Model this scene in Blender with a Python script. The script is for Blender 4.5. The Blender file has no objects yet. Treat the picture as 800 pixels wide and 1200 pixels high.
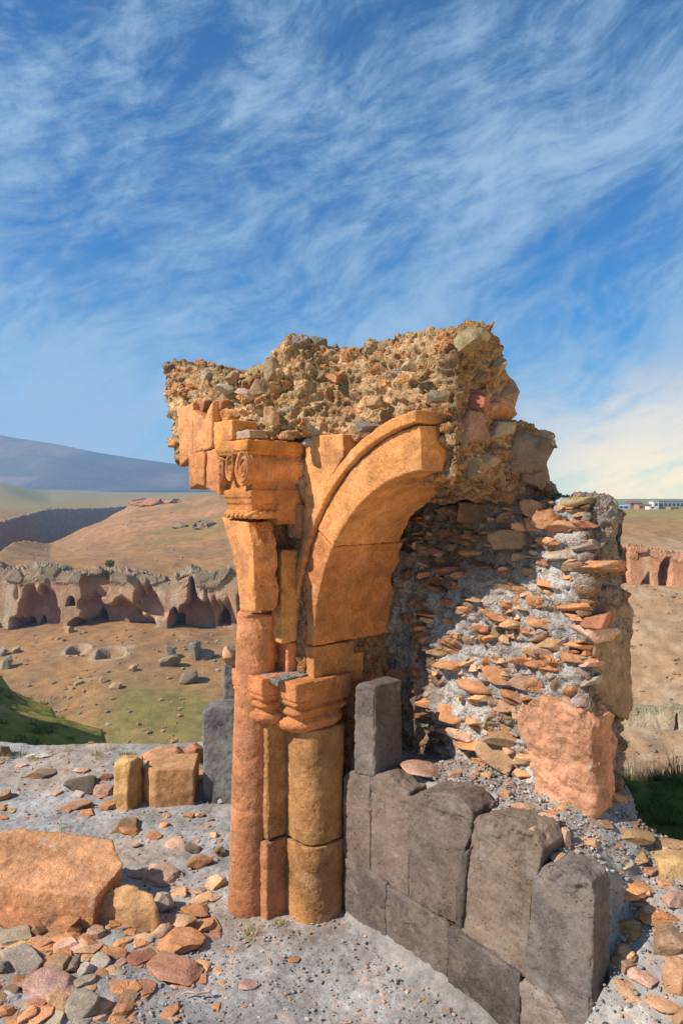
import bpy, bmesh, math, random
import numpy as np
from mathutils import Vector, Matrix, Euler

random.seed(7)
RNG = np.random.default_rng(11)
sc = bpy.context.scene
COL = sc.collection
R = math.radians

# ------------------------------------------------------------------ camera model (photo 800x1200)
F, HX, HY, EYE = 800.0, 400.0, 582.0, 2.2
A = R(50)
T2 = np.array([math.cos(A), -math.sin(A)])      # along the arch wall (to the right and nearer)
D2 = np.array([math.sin(A), math.cos(A)])       # into the wall (to the right and farther)
O2 = np.array([0.02, 3.57])

def W(u, v, z):
    return (O2[0] + u*T2[0] + v*D2[0], O2[1] + u*T2[1] + v*D2[1], z)

def on_v(px, py, v):
    k = (px-HX)/F
    u = (k*(O2[1]+v*D2[1])-O2[0]-v*D2[0])/(T2[0]-k*T2[1])
    Y = O2[1]+u*T2[1]+v*D2[1]
    return u, EYE-(py-HY)*Y/F

def on_u(px, py, u):
    k = (px-HX)/F
    v = (k*(O2[1]+u*T2[1])-O2[0]-u*T2[0])/(D2[0]-k*D2[1])
    Y = O2[1]+u*T2[1]+v*D2[1]
    return v, EYE-(py-HY)*Y/F

def on_z(px, py, z):
    Y = (EYE-z)*F/(py-HY)
    return (px-HX)/F*Y, Y

def at(px, py, Y):
    return ((px-HX)/F*Y, Y, EYE-(py-HY)*Y/F)

def uv_of(x, y):
    d = np.array([x, y]) - O2
    return float(d @ T2), float(d @ D2)

# ------------------------------------------------------------------ numpy noise
def _h(ix, iy, iz, seed):
    n = (ix.astype(np.int64)*374761393 + iy.astype(np.int64)*668265263 + iz.astype(np.int64)*1274126177 + seed*974634777) & 0xffffffff
    n = ((n ^ (n >> 13))*1274126177) & 0xffffffff
    n = ((n ^ (n >> 16))*2246822519) & 0xffffffff
    n = n ^ (n >> 15)
    return n.astype(np.float64)/4294967295.0

def vnoise(P, seed=0):
    P = np.asarray(P, dtype=np.float64)
    i = np.floor(P); f = P-i; f = f*f*f*(f*(f*6-15)+10)
    ix, iy, iz = i[:, 0], i[:, 1], i[:, 2]
    out = 0
    for dx in (0, 1):
        wx = f[:, 0] if dx else 1-f[:, 0]
        for dy in (0, 1):
            wy = f[:, 1] if dy else 1-f[:, 1]
            for dz in (0, 1):
                wz = f[:, 2] if dz else 1-f[:, 2]
                out = out + wx*wy*wz*_h(ix+dx, iy+dy, iz+dz, seed)
    return out*2-1

def fbm(P, octaves=4, gain=0.5, lac=2.03, seed=0):
    P = np.asarray(P, dtype=np.float64)
    s, a, n = 0, 1.0, 0
    for o in range(octaves):
        s = s + a*vnoise(P+17.3*o, seed+o); n += a
        a *= gain; P = P*lac
    return s/n

def ridged(P, octaves=4, gain=0.5, seed=0):
    s, a, n = 0, 1.0, 0
    P = np.asarray(P, dtype=np.float64)
    for o in range(octaves):
        s = s + a*(1-np.abs(vnoise(P+7.7*o, seed+o))); n += a
        a *= gain; P = P*2.1
    return s/n

def worley(P, seed=0):
    P = np.asarray(P, dtype=np.float64)
    i = np.floor(P)
    f1 = np.full(len(P), 9.0); f2 = np.full(len(P), 9.0); cid = np.zeros(len(P))
    for dx in (-1, 0, 1):
        for dy in (-1, 0, 1):
            for dz in (-1, 0, 1):
                cx, cy, cz = i[:, 0]+dx, i[:, 1]+dy, i[:, 2]+dz
                qx = cx+_h(cx, cy, cz, seed+1); qy = cy+_h(cx, cy, cz, seed+2); qz = cz+_h(cx, cy, cz, seed+3)
                d = np.sqrt((qx-P[:, 0])**2+(qy-P[:, 1])**2+(qz-P[:, 2])**2)
                hid = _h(cx, cy, cz, seed+4)
                closer = d < f1
                f2 = np.where(closer, f1, np.minimum(f2, d))
                cid = np.where(closer, hid, cid)
                f1 = np.where(closer, d, f1)
    return f1, f2, cid

def sstep(a, b, x):
    t = np.clip((x-a)/(b-a), 0, 1)
    return t*t*(3-2*t)

# ------------------------------------------------------------------ mesh helpers
def np_mesh(name, V, Fc, col=None, smooth=True):
    V = np.asarray(V, dtype=np.float32)
    me = bpy.data.meshes.new(name)
    if isinstance(Fc, np.ndarray):
        n, k = Fc.shape
        me.vertices.add(len(V)); me.vertices.foreach_set("co", V.ravel())
        me.loops.add(n*k); me.loops.foreach_set("vertex_index", Fc.astype(np.int32).ravel())
        me.polygons.add(n); me.polygons.foreach_set("loop_start", np.arange(0, n*k, k, dtype=np.int32))
        me.update(calc_edges=True)
    else:
        me.from_pydata(V.tolist(), [], Fc)
    me.validate()
    me.polygons.foreach_set("use_smooth", np.full(len(me.polygons), smooth))
    if col is not None:
        c = np.ones((len(V), 4), dtype=np.float32); c[:, :3] = col
        at_ = me.color_attributes.new("Col", 'FLOAT_COLOR', 'POINT')
        at_.data.foreach_set("color", c.ravel())
    me.update()
    return me

def wloc(o):
    l = Vector((0, 0, 0))
    while o is not None:
        l += o.location; o = o.parent
    return l

def link(name, me, mat, parent=None, color=None, loc=None):
    """one mesh object; V in world coordinates when loc is None."""
    o = bpy.data.objects.new(name, me)
    COL.objects.link(o)
    if mat is not None:
        if len(me.materials) == 0: me.materials.append(mat)
    if parent is not None: o.parent = parent
    if loc is not None: o.location = loc
    if color is not None: o.color = (*color, 1)
    return o

def part(name, V, Fc, mat, parent, color=None, col=None, smooth=True):
    V = np.asarray(V, dtype=np.float64)
    if color is not None and mat is M_TUFF: color = (color[0]*1.0, color[1]*0.87, color[2]*0.85)
    if parent is not None:
        V = V - np.array(wloc(parent))
    else:
        V = V.copy()
    return link(name, np_mesh(name, V, Fc, col, smooth), mat, parent, color)

def tag(o, label=None, cat=None, group=None, kind=None):
    if label: o['label'] = label
    if cat: o['category'] = cat
    if group: o['group'] = group
    if kind: o['kind'] = kind
    return o

def thing(name, loc, label, cat, group=None):
    o = bpy.data.objects.new(name, None); COL.objects.link(o)
    o.location = loc; o.empty_display_size = 0.2
    return tag(o, label, cat, group)

def vnormals(V, Fc):
    n = np.zeros_like(V)
    a, b, c = V[Fc[:, 0]], V[Fc[:, 1]], V[Fc[:, 2]]
    fn = np.cross(b-a, c-a)
    if Fc.shape[1] == 4:
        fn = fn + np.cross(c-a, V[Fc[:, 3]]-a)
    for k in range(Fc.shape[1]):
        np.add.at(n, Fc[:, k], fn)
    return n/np.maximum(np.linalg.norm(n, axis=1, keepdims=True), 1e-12)

def facets(V, seed, n=12, lo=0.03, hi=0.14):
    rg_ = np.random.default_rng(seed)
    for _ in range(n):
        d = rg_.normal(size=3); d[2] = d[2]*0.7+0.15; d /= np.linalg.norm(d)
        pr = V@d; ext = pr.max()-pr.min()
        lim = pr.max()-ext*rg_.uniform(lo, hi)
        V = V-np.maximum(pr-lim, 0)[:, None]*d
    return V

def lap(V, Fc, it=1, lam=0.5):
    k = Fc.shape[1]
    e = np.concatenate([Fc[:, [i, (i+1) % k]] for i in range(k)])
    cnt = np.zeros(len(V)); np.add.at(cnt, e[:, 0], 1); np.add.at(cnt, e[:, 1], 1)
    for _ in range(it):
        s = np.zeros_like(V); np.add.at(s, e[:, 0], V[e[:, 1]]); np.add.at(s, e[:, 1], V[e[:, 0]])
        V = V + lam*(s/np.maximum(cnt, 1)[:, None]-V)
    return V

def merge(parts_):
    V, Fc, n = [], [], 0
    for v, f in parts_:
        V += [tuple(p) for p in v]; Fc += [tuple(i+n for i in q) for q in f]; n += len(v)
    return V, Fc

def prism_v(poly, v0, v1, poly2=None):
    """poly in (u, z) on plane v0 extruded to plane v1"""
    poly2 = poly2 or poly
    n = len(poly)
    V = [W(u, v0, z) for u, z in poly]+[W(u, v1, z) for u, z in poly2]
    Fc = [tuple(range(n)), tuple(range(2*n-1, n-1, -1))]+[(i, i+n, (i+1) % n+n, (i+1) % n) for i in range(n)]
    return V, Fc

def box_uv(u0, u1, v0, v1, z0, z1):
    return prism_v([(u0, z0), (u1, z0), (u1, z1), (u0, z1)], v0, v1)

def remesh(VF, voxel):
    V, Fc = VF
    me = bpy.data.meshes.new("tmp"); me.from_pydata([tuple(p) for p in V], [], [tuple(f) for f in Fc])
    bm = bmesh.new(); bm.from_mesh(me)
    bmesh.ops.recalc_face_normals(bm, faces=bm.faces); bm.to_mesh(me); bm.free()
    ob = bpy.data.objects.new("tmp", me); COL.objects.link(ob)
    m = ob.modifiers.new("r", 'REMESH'); m.mode = 'VOXEL'; m.voxel_size = voxel
    dg = bpy.context.evaluated_depsgraph_get()
    ev = ob.evaluated_get(dg); em = ev.to_mesh()
    nv, nf = len(em.vertices), len(em.polygons)
    co = np.empty(nv*3, np.float32); em.vertices.foreach_get("co", co)
    li = np.empty(len(em.loops), np.int32); em.loops.foreach_get("vertex_index", li)
    ev.to_mesh_clear()
    bpy.data.objects.remove(ob); bpy.data.meshes.remove(me)
    return co.reshape(-1, 3).astype(np.float64), li.reshape(nf, 4)

def worn(VF, voxel=0.008, smooth=3, amp=0.004, big=0.006, seed=0, pits=0.0, freq=9.0, chip=0.0):
    voxel *= 0.85; smooth = max(1, smooth-1)
    """a dressed stone: rounded arrises, undulating faces, pits and chipped edges"""
    V, Fc = remesh(VF, voxel)
    N0 = vnormals(V, Fc)
    S = lap(V, Fc, smooth+6, 0.5)
    edge = np.clip(np.einsum('ij,ij->i', V-S, N0)/voxel, 0, 2)      # >0 near convex arrises
    V = lap(V, Fc, smooth, 0.5)
    N = vnormals(V, Fc)
    d = big*fbm(V*freq, 3, seed=seed)+amp*fbm(V*45, 3, seed=seed+9)
    if chip:
        c = sstep(0.05, 0.5, fbm(V*14, 3, seed=seed+31))
        d = d-chip*c*np.clip(edge, 0, 1.2)
    if pits:
        f1, f2, cid = worley(V*38, seed+5)
        d = d-pits*(1-sstep(0.1, 0.34, f1))*(cid > 0.55)
    return V+N*d[:, None], Fc

# ------------------------------------------------------------------ materials
class NT:
    def __init__(self, name, world=False):
        if world:
            self.m = bpy.data.worlds.new(name); sc.world = self.m
        else:
            self.m = bpy.data.materials.new(name)
        self.m.use_nodes = True
        self.t = self.m.node_tree; self.t.nodes.clear()
    def n(self, typ, **kw):
        nd = self.t.nodes.new(typ)
        for k, v in kw.items():
            if k.startswith('i_'):
                nd.inputs[k[2:].replace('_', ' ')].default_value = v
            else: setattr(nd, k, v)
        return nd
    def l(self, a, b): self.t.links.new(a, b)
    def set(self, sock, x):
        if isinstance(x, bpy.types.NodeSocket): self.l(x, sock)
        else: sock.default_value = x
    def math(self, op, a, b=None, c=None, clamp=False):
        nd = self.n('ShaderNodeMath', operation=op, use_clamp=clamp)
        self.set(nd.inputs[0], a)
        if b is not None: self.set(nd.inputs[1], b)
        if c is not None: self.set(nd.inputs[2], c)
        return nd.outputs[0]
    def vmath(self, op, a, b=None):
        nd = self.n('ShaderNodeVectorMath', operation=op)
        self.set(nd.inputs[0], a)
        if b is not None:
            self.set(nd.inputs['Scale'] if op == 'SCALE' else nd.inputs[1], b)
        return nd.outputs[0]
    def noise(self, vec, scale, detail=4, rough=0.55, dist=0.0):
        nd = self.n('ShaderNodeTexNoise'); nd.inputs['Scale'].default_value = scale
        nd.inputs['Detail'].default_value = detail; nd.inputs['Roughness'].default_value = rough
        nd.inputs['Distortion'].default_value = dist
        self.l(vec, nd.inputs['Vector']); return nd.outputs['Fac']
    def ramp(self, x, a, b, lo=0.0, hi=1.0, smooth=True):
        nd = self.n('ShaderNodeMapRange'); nd.interpolation_type = 'SMOOTHSTEP' if smooth else 'LINEAR'
        self.l(x, nd.inputs[0])
        for i, v in enumerate((a, b, lo, hi)): nd.inputs[i+1].default_value = v
        return nd.outputs[0]
    def mix(self, f, a, b, mode='MIX'):
        nd = self.n('ShaderNodeMix', data_type='RGBA', blend_type=mode, clamp_factor=True)
        self.set(nd.inputs[0], f)
        for s, x in ((nd.inputs[6], a), (nd.inputs[7], b)):
            if isinstance(x, bpy.types.NodeSocket): self.l(x, s)
            else: s.default_value = (*x, 1) if len(x) == 3 else x
        return nd.outputs[2]

def stone_mat(name, source='object', var=0.30, bump=0.5, fine=1.0, lichen=None, pale=None, pit=0.5, tint=None, bscale=0.012, clast=0.0):
    k = NT(name)
    pos = k.n('ShaderNodeNewGeometry').outputs['Position']
    if source == 'attr':
        base = k.n('ShaderNodeAttribute', attribute_name='Col').outputs['Color']
    else:
        base = k.n('ShaderNodeObjectInfo').outputs['Color']
    n1 = k.noise(pos, 2.6, 5, 0.6); n2 = k.noise(pos, 13, 6, 0.65); n3 = k.noise(pos, 95*fine, 4, 0.7)
    f = k.math('ADD', k.ramp(n1, 0.3, 0.7, 1-var, 1+var, False), k.math('ADD', k.ramp(n2, 0.3, 0.7, -var*0.8, var*0.8, False), k.ramp(n3, 0.3, 0.7, -var*0.7, var*0.7, False)))
    c = k.mix(1.0, base, k.n('ShaderNodeCombineColor').outputs[0], 'MULTIPLY')
    cc = k.t.nodes[-2] if False else None
    # grey multiply colour from f
    comb = [n for n in k.t.nodes if n.bl_idname == 'ShaderNodeCombineColor'][-1]
    for i in range(3): k.l(f, comb.inputs[i])
    if tint is not None:
        c = k.mix(k.ramp(k.noise(pos, 5.5, 4, 0.6, 0.4), 0.52, 0.66, 0, 0.55), c, tint)
    if pale is not None:
        c = k.mix(k.ramp(k.noise(pos, 9, 6, 0.7), 0.55, 0.72, 0, 0.6), c, pale)
    if lichen is not None:
        c = k.mix(k.ramp(k.noise(pos, 7.3, 5, 0.7, 0.3), 0.60, 0.72, 0, 0.5), c, lichen)
    hcl = None
    if clast:
        nz_ = k.n('ShaderNodeTexNoise'); nz_.inputs['Scale'].default_value = 24; nz_.inputs['Detail'].default_value = 4; k.l(pos, nz_.inputs['Vector'])
        wv_ = k.vmath('ADD', pos, k.vmath('SCALE', k.vmath('SUBTRACT', nz_.outputs['Color'], (0.5, 0.5, 0.5)), 0.045))
        for sc_, am in ((24, 1.0), (62, 0.55)):
            v1 = k.n('ShaderNodeTexVoronoi'); v1.inputs['Scale'].default_value = sc_; k.l(wv_, v1.inputs['Vector'])
            v2 = k.n('ShaderNodeTexVoronoi', feature='DISTANCE_TO_EDGE'); v2.inputs['Scale'].default_value = sc_; k.l(wv_, v2.inputs['Vector'])
            sp = k.n('ShaderNodeSeparateColor'); k.l(v1.outputs['Color'], sp.inputs[0])
            body = k.math('MULTIPLY', k.ramp(v2.outputs['Distance'], 0.03, 0.16), k.ramp(sp.outputs[0], 0.40, 0.5))
            tone = k.mix(sp.outputs[1], (0.52, 0.46, 0.42), (1.35, 1.25, 1.1))
            tone = k.mix(k.ramp(sp.outputs[2], 0.74, 0.78, 0, 0.8), tone, (1.25, 0.72, 0.45))
            c = k.mix(k.math('MULTIPLY', body, clast), c, k.mix(1.0, c, tone, 'MULTIPLY'))
            hh_ = k.math('MULTIPLY', body, am)
            hcl = hh_ if hcl is None else k.math('ADD', hcl, hh_)
    vor = k.n('ShaderNodeTexVoronoi'); vor.inputs['Scale'].default_value = 70*fine; k.l(pos, vor.inputs['Vector'])
    pits = k.ramp(vor.outputs['Distance'], 0.10, 0.34, 0, 1)
    pm = k.ramp(k.noise(pos, 22, 3, 0.5), 0.5, 0.62, 0, 1)
    pitf = k.math('MULTIPLY', k.math('SUBTRACT', 1.0, pits), pm)
    c = k.mix(k.math('MULTIPLY', pitf, pit), c, k.mix(1.0, c, (0.45, 0.42, 0.40), 'MULTIPLY'))
    h = k.math('ADD', k.math('MULTIPLY', k.noise(pos, 34, 8, 0.68), 1.0), k.math('MULTIPLY', k.noise(pos, 150*fine, 5, 0.7), 0.55))
    h = k.math('SUBTRACT', h, k.math('MULTIPLY', pitf, 0.35*pit*2))
    if hcl is not None: h = k.math('ADD', h, k.math('MULTIPLY', hcl, 0.55))
    bp = k.n('ShaderNodeBump'); bp.inputs['Strength'].default_value = bump; bp.inputs['Distance'].default_value = bscale
    k.l(h, bp.inputs['Height'])
    b = k.n('ShaderNodeBsdfPrincipled'); b.inputs['Roughness'].default_value = 0.92; b.inputs['Specular IOR Level'].default_value = 0.15
    k.l(c, b.inputs['Base Color']); k.l(bp.outputs[0], b.inputs['Normal'])
    k.l(b.outputs[0], k.n('ShaderNodeOutputMaterial').inputs[0])
    return k.m

M_TUFF = stone_mat('dressed_tuff', 'object', 0.34, 0.7, lichen=(0.50, 0.22, 0.05), tint=(0.30, 0.135, 0.062), pale=(0.56, 0.34, 0.20), pit=0.9, bscale=0.011)
M_ROCK = stone_mat('broken_tuff', 'object', 0.36, 0.9, pale=(0.56, 0.43, 0.34), tint=(0.44, 0.23, 0.12), pit=0.4, bscale=0.014)
M_CORE = stone_mat('rubble_core', 'attr', 0.32, 1.0, lichen=(0.36, 0.26, 0.10), pit=0.3, bscale=0.022, clast=0.85)
M_MORT = stone_mat('lime_mortar', 'attr', 0.28, 1.0, pit=0.3, bscale=0.018, clast=0.45)
M_CORE2 = stone_mat('bedded_stone', 'attr', 0.34, 0.85, pale=(0.54, 0.43, 0.34), pit=0.3, bscale=0.012)
M_BASALT = stone_mat('basalt', 'object', 0.35, 0.65, pale=(0.27, 0.24, 0.215), tint=(0.19, 0.145, 0.108), pit=0.9, bscale=0.010)
M_GRAV = stone_mat('gravel', 'attr', 0.30, 0.9, fine=1.3, pit=0.5, bscale=0.010)

def terrain_mat(name, s1, bump_d):
    k = NT(name)
    pos = k.n('ShaderNodeNewGeometry').outputs['Position']
    base = k.n('ShaderNodeAttribute', attribute_name='Col').outputs['Color']
    n1 = k.noise(pos, s1, 8, 0.65); n2 = k.noise(pos, s1*9, 8, 0.7)
    f = k.math('ADD', k.ramp(n1, 0.3, 0.7, 0.72, 1.28, False), k.ramp(n2, 0.3, 0.7, -0.25, 0.25, False))
    comb = k.n('ShaderNodeCombineColor')
    for i in range(3): k.l(f, comb.inputs[i])
    c = k.mix(1.0, base, comb.outputs[0], 'MULTIPLY')
    bp = k.n('ShaderNodeBump'); bp.inputs['Strength'].default_value = 0.6; bp.inputs['Distance'].default_value = bump_d
    k.l(k.math('ADD', n2, n1), bp.inputs['Height'])
    b = k.n('ShaderNodeBsdfPrincipled'); b.inputs['Roughness'].default_value = 0.95; b.inputs['Specular IOR Level'].default_value = 0.1
    k.l(c, b.inputs['Base Color']); k.l(bp.outputs[0], b.inputs['Normal'])
    k.l(b.outputs[0], k.n('ShaderNodeOutputMaterial').inputs[0])
    return k.m
M_TERR = terrain_mat('hillside_soil', 0.35, 0.5)
M_CLIFF = terrain_mat('tuff_cliff', 0.22, 1.2)
M_FAR = terrain_mat('mountain', 0.004, 20)

def plain_mat(name, colr, rough=0.8, var=0.15, scale=8.0):
    k = NT(name)
    pos = k.n('ShaderNodeNewGeometry').outputs['Position']
    n = k.noise(pos, scale, 5, 0.6)
    c = k.mix(n, tuple(x*(1-var) for x in colr), tuple(min(1, x*(1+var)) for x in colr))
    b = k.n('ShaderNodeBsdfPrincipled'); b.inputs['Roughness'].default_value = rough; b.inputs['Specular IOR Level'].default_value = 0.2
    k.l(c, b.inputs['Base Color']); k.l(b.outputs[0], k.n('ShaderNodeOutputMaterial').inputs[0])
    return k.m

# palette (linear albedo)
ORANGE = (0.55, 0.25, 0.115); AMBER = (0.56, 0.32, 0.17); REDOR = (0.45, 0.20, 0.105); OCHRE = (0.38, 0.21, 0.085)
PINK = (0.56, 0.33, 0.235); RED = (0.40, 0.165, 0.095); BROWN = (0.31, 0.19, 0.11); GREY = (0.38, 0.305, 0.23)
DARK = (0.17, 0.13, 0.10); PALE = (0.58, 0.50, 0.44); BAS = (0.105, 0.088, 0.080)

# ------------------------------------------------------------------ rocks
def rock_shape(seed, sub=4, planes=13, rough=0.035, blocky=False):
    rg = np.random.default_rng(seed)
    bm = bmesh.new(); bmesh.ops.create_icosphere(bm, subdivisions=sub, radius=1.0)
    V = np.array([v.co[:] for v in bm.verts]); Fc = np.array([[v.index for v in f.verts] for f in bm.faces]); bm.free()
    for i in range(planes):
        n = rg.normal(size=3); n /= np.linalg.norm(n)
        d = rg.uniform(0.42, 0.82)
        s = np.maximum(V@n-d, 0); V = V-s[:, None]*n
    if blocky:
        for ax in range(3):
            for sg in (-1, 1):
                n = rg.normal(size=3)*0.22; n[ax] += sg; n /= np.linalg.norm(n)
                d = rg.uniform(0.40, 0.60); s = np.maximum(V@n-d, 0); V = V-s[:, None]*n
    n = V/np.maximum(np.linalg.norm(V, axis=1, keepdims=True), 1e-6)
    V = V+n*(rough*fbm(V*2.4, 3, seed=seed)+rough*0.55*fbm(V*8, 3, seed=seed+3))[:, None]
    lo, hi = V.min(0), V.max(0)
    V = (V-(lo+hi)/2)/(hi-lo)
    V[:, 2] += 0.5          # base at z=0, unit box
    return V, Fc
ROCKS = [np_mesh('rock_mesh', *rock_shape(100+i, 4, 7+i % 6, 0.03+0.012*(i % 3), i % 3 > 0)) for i in range(36)]
for m in ROCKS: m.materials.append(M_ROCK)

def place_rock(name, x, y, z, w, d, h, color, rot=0, tilt=(0, 0), mesh=None, seed=None, mat=None):
    o = bpy.data.objects.new(name, mesh or ROCKS[random.randrange(len(ROCKS))]); COL.objects.link(o)
    o.location = (x, y, z); o.scale = (w, d, h); o.rotation_euler = (tilt[0], tilt[1], rot)
    j = random.uniform(0.85, 1.15)
    o.color = (color[0]*j, color[1]*j, color[2]*j*random.uniform(0.9, 1.1), 1)
    return o

# ------------------------------------------------------------------ THE RUIN
ruin = thing('ruined_arch', W(-0.2, 0.1, 0), 'orange stone ruin of a broken arch on columns under a rubble wall core', 'ruin')

def blockp(name, pxpoly, v0, v1, mat=M_TUFF, color=ORANGE, parent=ruin, voxel=0.008, smooth=3, amp=0.003, big=0.005, seed=0, pits=0.003, chip=0.006, plane='v', extra=None):
    poly = [on_v(px, py, v0) for px, py in pxpoly]
    VF = prism_v(poly, v0, v1)
    if extra: VF = merge([VF]+extra)
    V, Fc = worn(VF, voxel, smooth, amp, big, seed, pits, chip=chip)
    return part(name, V, Fc, mat, parent, color)

# --- columns
def lathe_uv(cu, cv, prof, seg=72, lean=(0, 0), n=2.0, aspect=(1, 1)):
    """prof: (z, r, exponent); superellipse aligned with the wall directions"""
    V, Fc = [], []
    for z, r, e in prof:
        for i in range(seg):
            a = 2*math.pi*i/seg
            c, s = math.cos(a), math.sin(a)
            rr = r/((abs(c)**e+abs(s)**e)**(1/e))
            p = W(cu+rr*c*aspect[0], cv+rr*s*aspect[1], z)
            V.append((p[0]+lean[0]*z, p[1]+lean[1]*z, z))
    m = len(prof)
    for j in range(m-1):
        for i in range(seg):
            a, b = j*seg+i, j*seg+(i+1) % seg
            Fc.append((a, b, b+seg, a+seg))
    Fc.append(tuple(range(seg-1, -1, -1))); Fc.append(tuple((m-1)*seg+i for i in range(seg)))
    return V, Fc

# tall round column, leaning a little, top broken off
V, Fc = worn(lathe_uv(-0.395, -0.345, [(-0.1, 0.108, 2), (0.55, 0.107, 2), (1.0, 0.106, 2), (1.50, 0.106, 2), (1.585, 0.105, 2), (1.60, 0.098, 2)], 72, (0.030, 0.0)), 0.007, 2, 0.0025, 0.002, 3, 0.004)
top = sstep(1.47, 1.6, V[:, 2]+0.05*fbm(V*9, 3, seed=4))
nn = (V-np.array([*W(-0.395, -0.345, 0)]))*np.array([1, 1, 0])
V = V-nn*(0.16*top*sstep(-0.05, 0.5, fbm(V*11, 3, seed=8)))[:, None]
V[:, 2] -= 0.02*sstep(1.55, 1.6, V[:, 2])*(fbm(V*8, 2, seed=5)+0.6)
band = sstep(0.53, 0.56, V[:, 2]+0.01*vnoise(V*12))*(1-sstep(0.56, 0.59, V[:, 2]))
V -= nn*(0.035*band)[:, None]
part('round_column', V, Fc, M_TUFF, ruin, (0.46, 0.215, 0.10))

# stepped colonette between the columns
cu, cv = -0.235, -0.330
def colo(z0, z1, du, col, seed):
    V, Fc = worn(box_uv(-0.40, cu+du, cv-du, -0.08, z0, z1), 0.007, 2, 0.004, 0.006, seed, 0.003, chip=0.014)
    return part('colonette_shaft', V, Fc, M_TUFF, ruin, col)
colo(-0.1, 0.405, 0.012, (0.40, 0.20, 0.10), 21); colo(0.412, 1.02, 0.0, (0.36, 0.20, 0.08), 22)

# engaged pillar in two drums
pu, pv = -0.165, -0.075
V, Fc = worn(lathe_uv(pu, pv, [(-0.1, 0.152, 2.6), (0.15, 0.152, 2.6), (0.405, 0.150, 3.2)], 72), 0.007, 2, 0.0025, 0.003, 33, 0.004, chip=0.01)
part('pillar_drum', V, Fc, M_TUFF, ruin, (0.40, 0.215, 0.085))
V, Fc = worn(lathe_uv(pu, pv, [(0.412, 0.145, 2.6), (0.7, 0.144, 2.6), (1.0, 0.143, 3.2)], 72), 0.007, 2, 0.0025, 0.003, 35, 0.004, chip=0.012)
part('pillar_drum', V, Fc, M_TUFF, ruin, (0.36, 0.20, 0.078))

# capitals : square plan mouldings (each ring is an axis-aligned rounded rectangle)
def capital(name, u1, v0, du, dv, prof, seed, col):
    """u1: right face, v0: front face; prof (z, inset)"""
    V, Fc = [], []
    seg = 12; n = 4*seg
    for z, ins, rad in prof:
        hu, hv = du/2-ins, dv/2-ins
        cuu, cvv = u1-du/2, v0+dv/2
        for q, (su, sv) in enumerate(((1, 1), (-1, 1), (-1, -1), (1, -1))):
            for i in range(seg):
                a = math.pi/2*(q+i/(seg-1))
                V.append(W(cuu+su*(hu-rad)+rad*math.cos(a), cvv+sv*(hv-rad)+rad*math.sin(a), z))
    m = len(prof)
    for j in range(m-1):
        for i in range(n):
            a, b = j*n+i, j*n+(i+1) % n
            Fc.append((a, b, b+n, a+n))
    Fc.append(tuple(range(n-1, -1, -1))); Fc.append(tuple((m-1)*n+i for i in range(n)))
    V, Fc = worn((V, Fc), 0.006, 1, 0.0025, 0.003, seed, 0.002, chip=0.008)
    return part(name, V, Fc, M_TUFF, ruin, col)
def mould(z0, z1, k=1.0):
    h = z1-z0
    P = [(0.00, .045, .10), (0.03, .032, .11), (0.08, .016, .12), (0.15, .006, .12), (0.22, .010, .11), (0.28, .028, .09), (0.31, .036, .06),
         (0.34, .036, .05), (0.36, .022, .05), (0.41, .012, .04), (0.46, .016, .04), (0.49, .030, .03), (0.52, .030, .02),
         (0.54, .014, .02), (0.60, .004, .015), (0.64, .012, .012), (0.66, .020, .012), (0.67, .002, .012), (0.80, .000, .012), (1.0, .000, .012)]
    return [(z0+h*a, b*k, max(0.006, c*k)) for a, b, c in P]
capital('pillar_capital', -0.028, -0.302, 0.30, 0.385, mould(0.985, 1.262), 41, (0.47, 0.205, 0.075))
capital('colonette_capital', -0.178, -0.402, 0.30, 0.32, mould(1.02, 1.275, 0.85), 43, (0.52, 0.22, 0.09))
# gravel lying on top of the small capital
V, Fc = worn(box_uv(-0.40, -0.12, -0.35, -0.13, 1.24, 1.275), 0.007, 2, 0.006, 0.008, 44)
part('mortar_bed', V, Fc, M_MORT, ruin, col=np.tile((0.27, 0.25, 0.235), (len(V), 1)))

# impost block under the arch, reveal stone
poly = [on_v(352, 803, -0.15), on_v(367.5, 803, -0.15), on_v(367.5, 759, -0.15), on_v(352, 759, -0.15)]
u_c = poly[1][0]
zt, zb = poly[2][1], poly[0][1]-0.005
V, Fc = worn(merge([box_uv(u_c-0.14, u_c, -0.15, 0.13, zb, zt), box_uv(u_c-0.14, u_c-0.004, 0.0, 0.20, zb, zt-0.07)]), 0.007, 3, 0.003, 0.004, 51, 0.003, chip=0.01)
part('impost_block', V, Fc, M_TUFF, ruin, (0.47, 0.24, 0.085))

# --- arch ring: intrados traced in the wall plane, real thickness
VR = -0.15
intr_px = [(367.5, 759), (369, 745), (372, 728), (377, 706), (386, 675), (397, 648), (410, 617), (422, 594), (441, 572), (463, 558.5), (480, 553), (497, 551)]
intr = np.array([on_v(a, b, VR) for a, b in intr_px])
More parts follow.
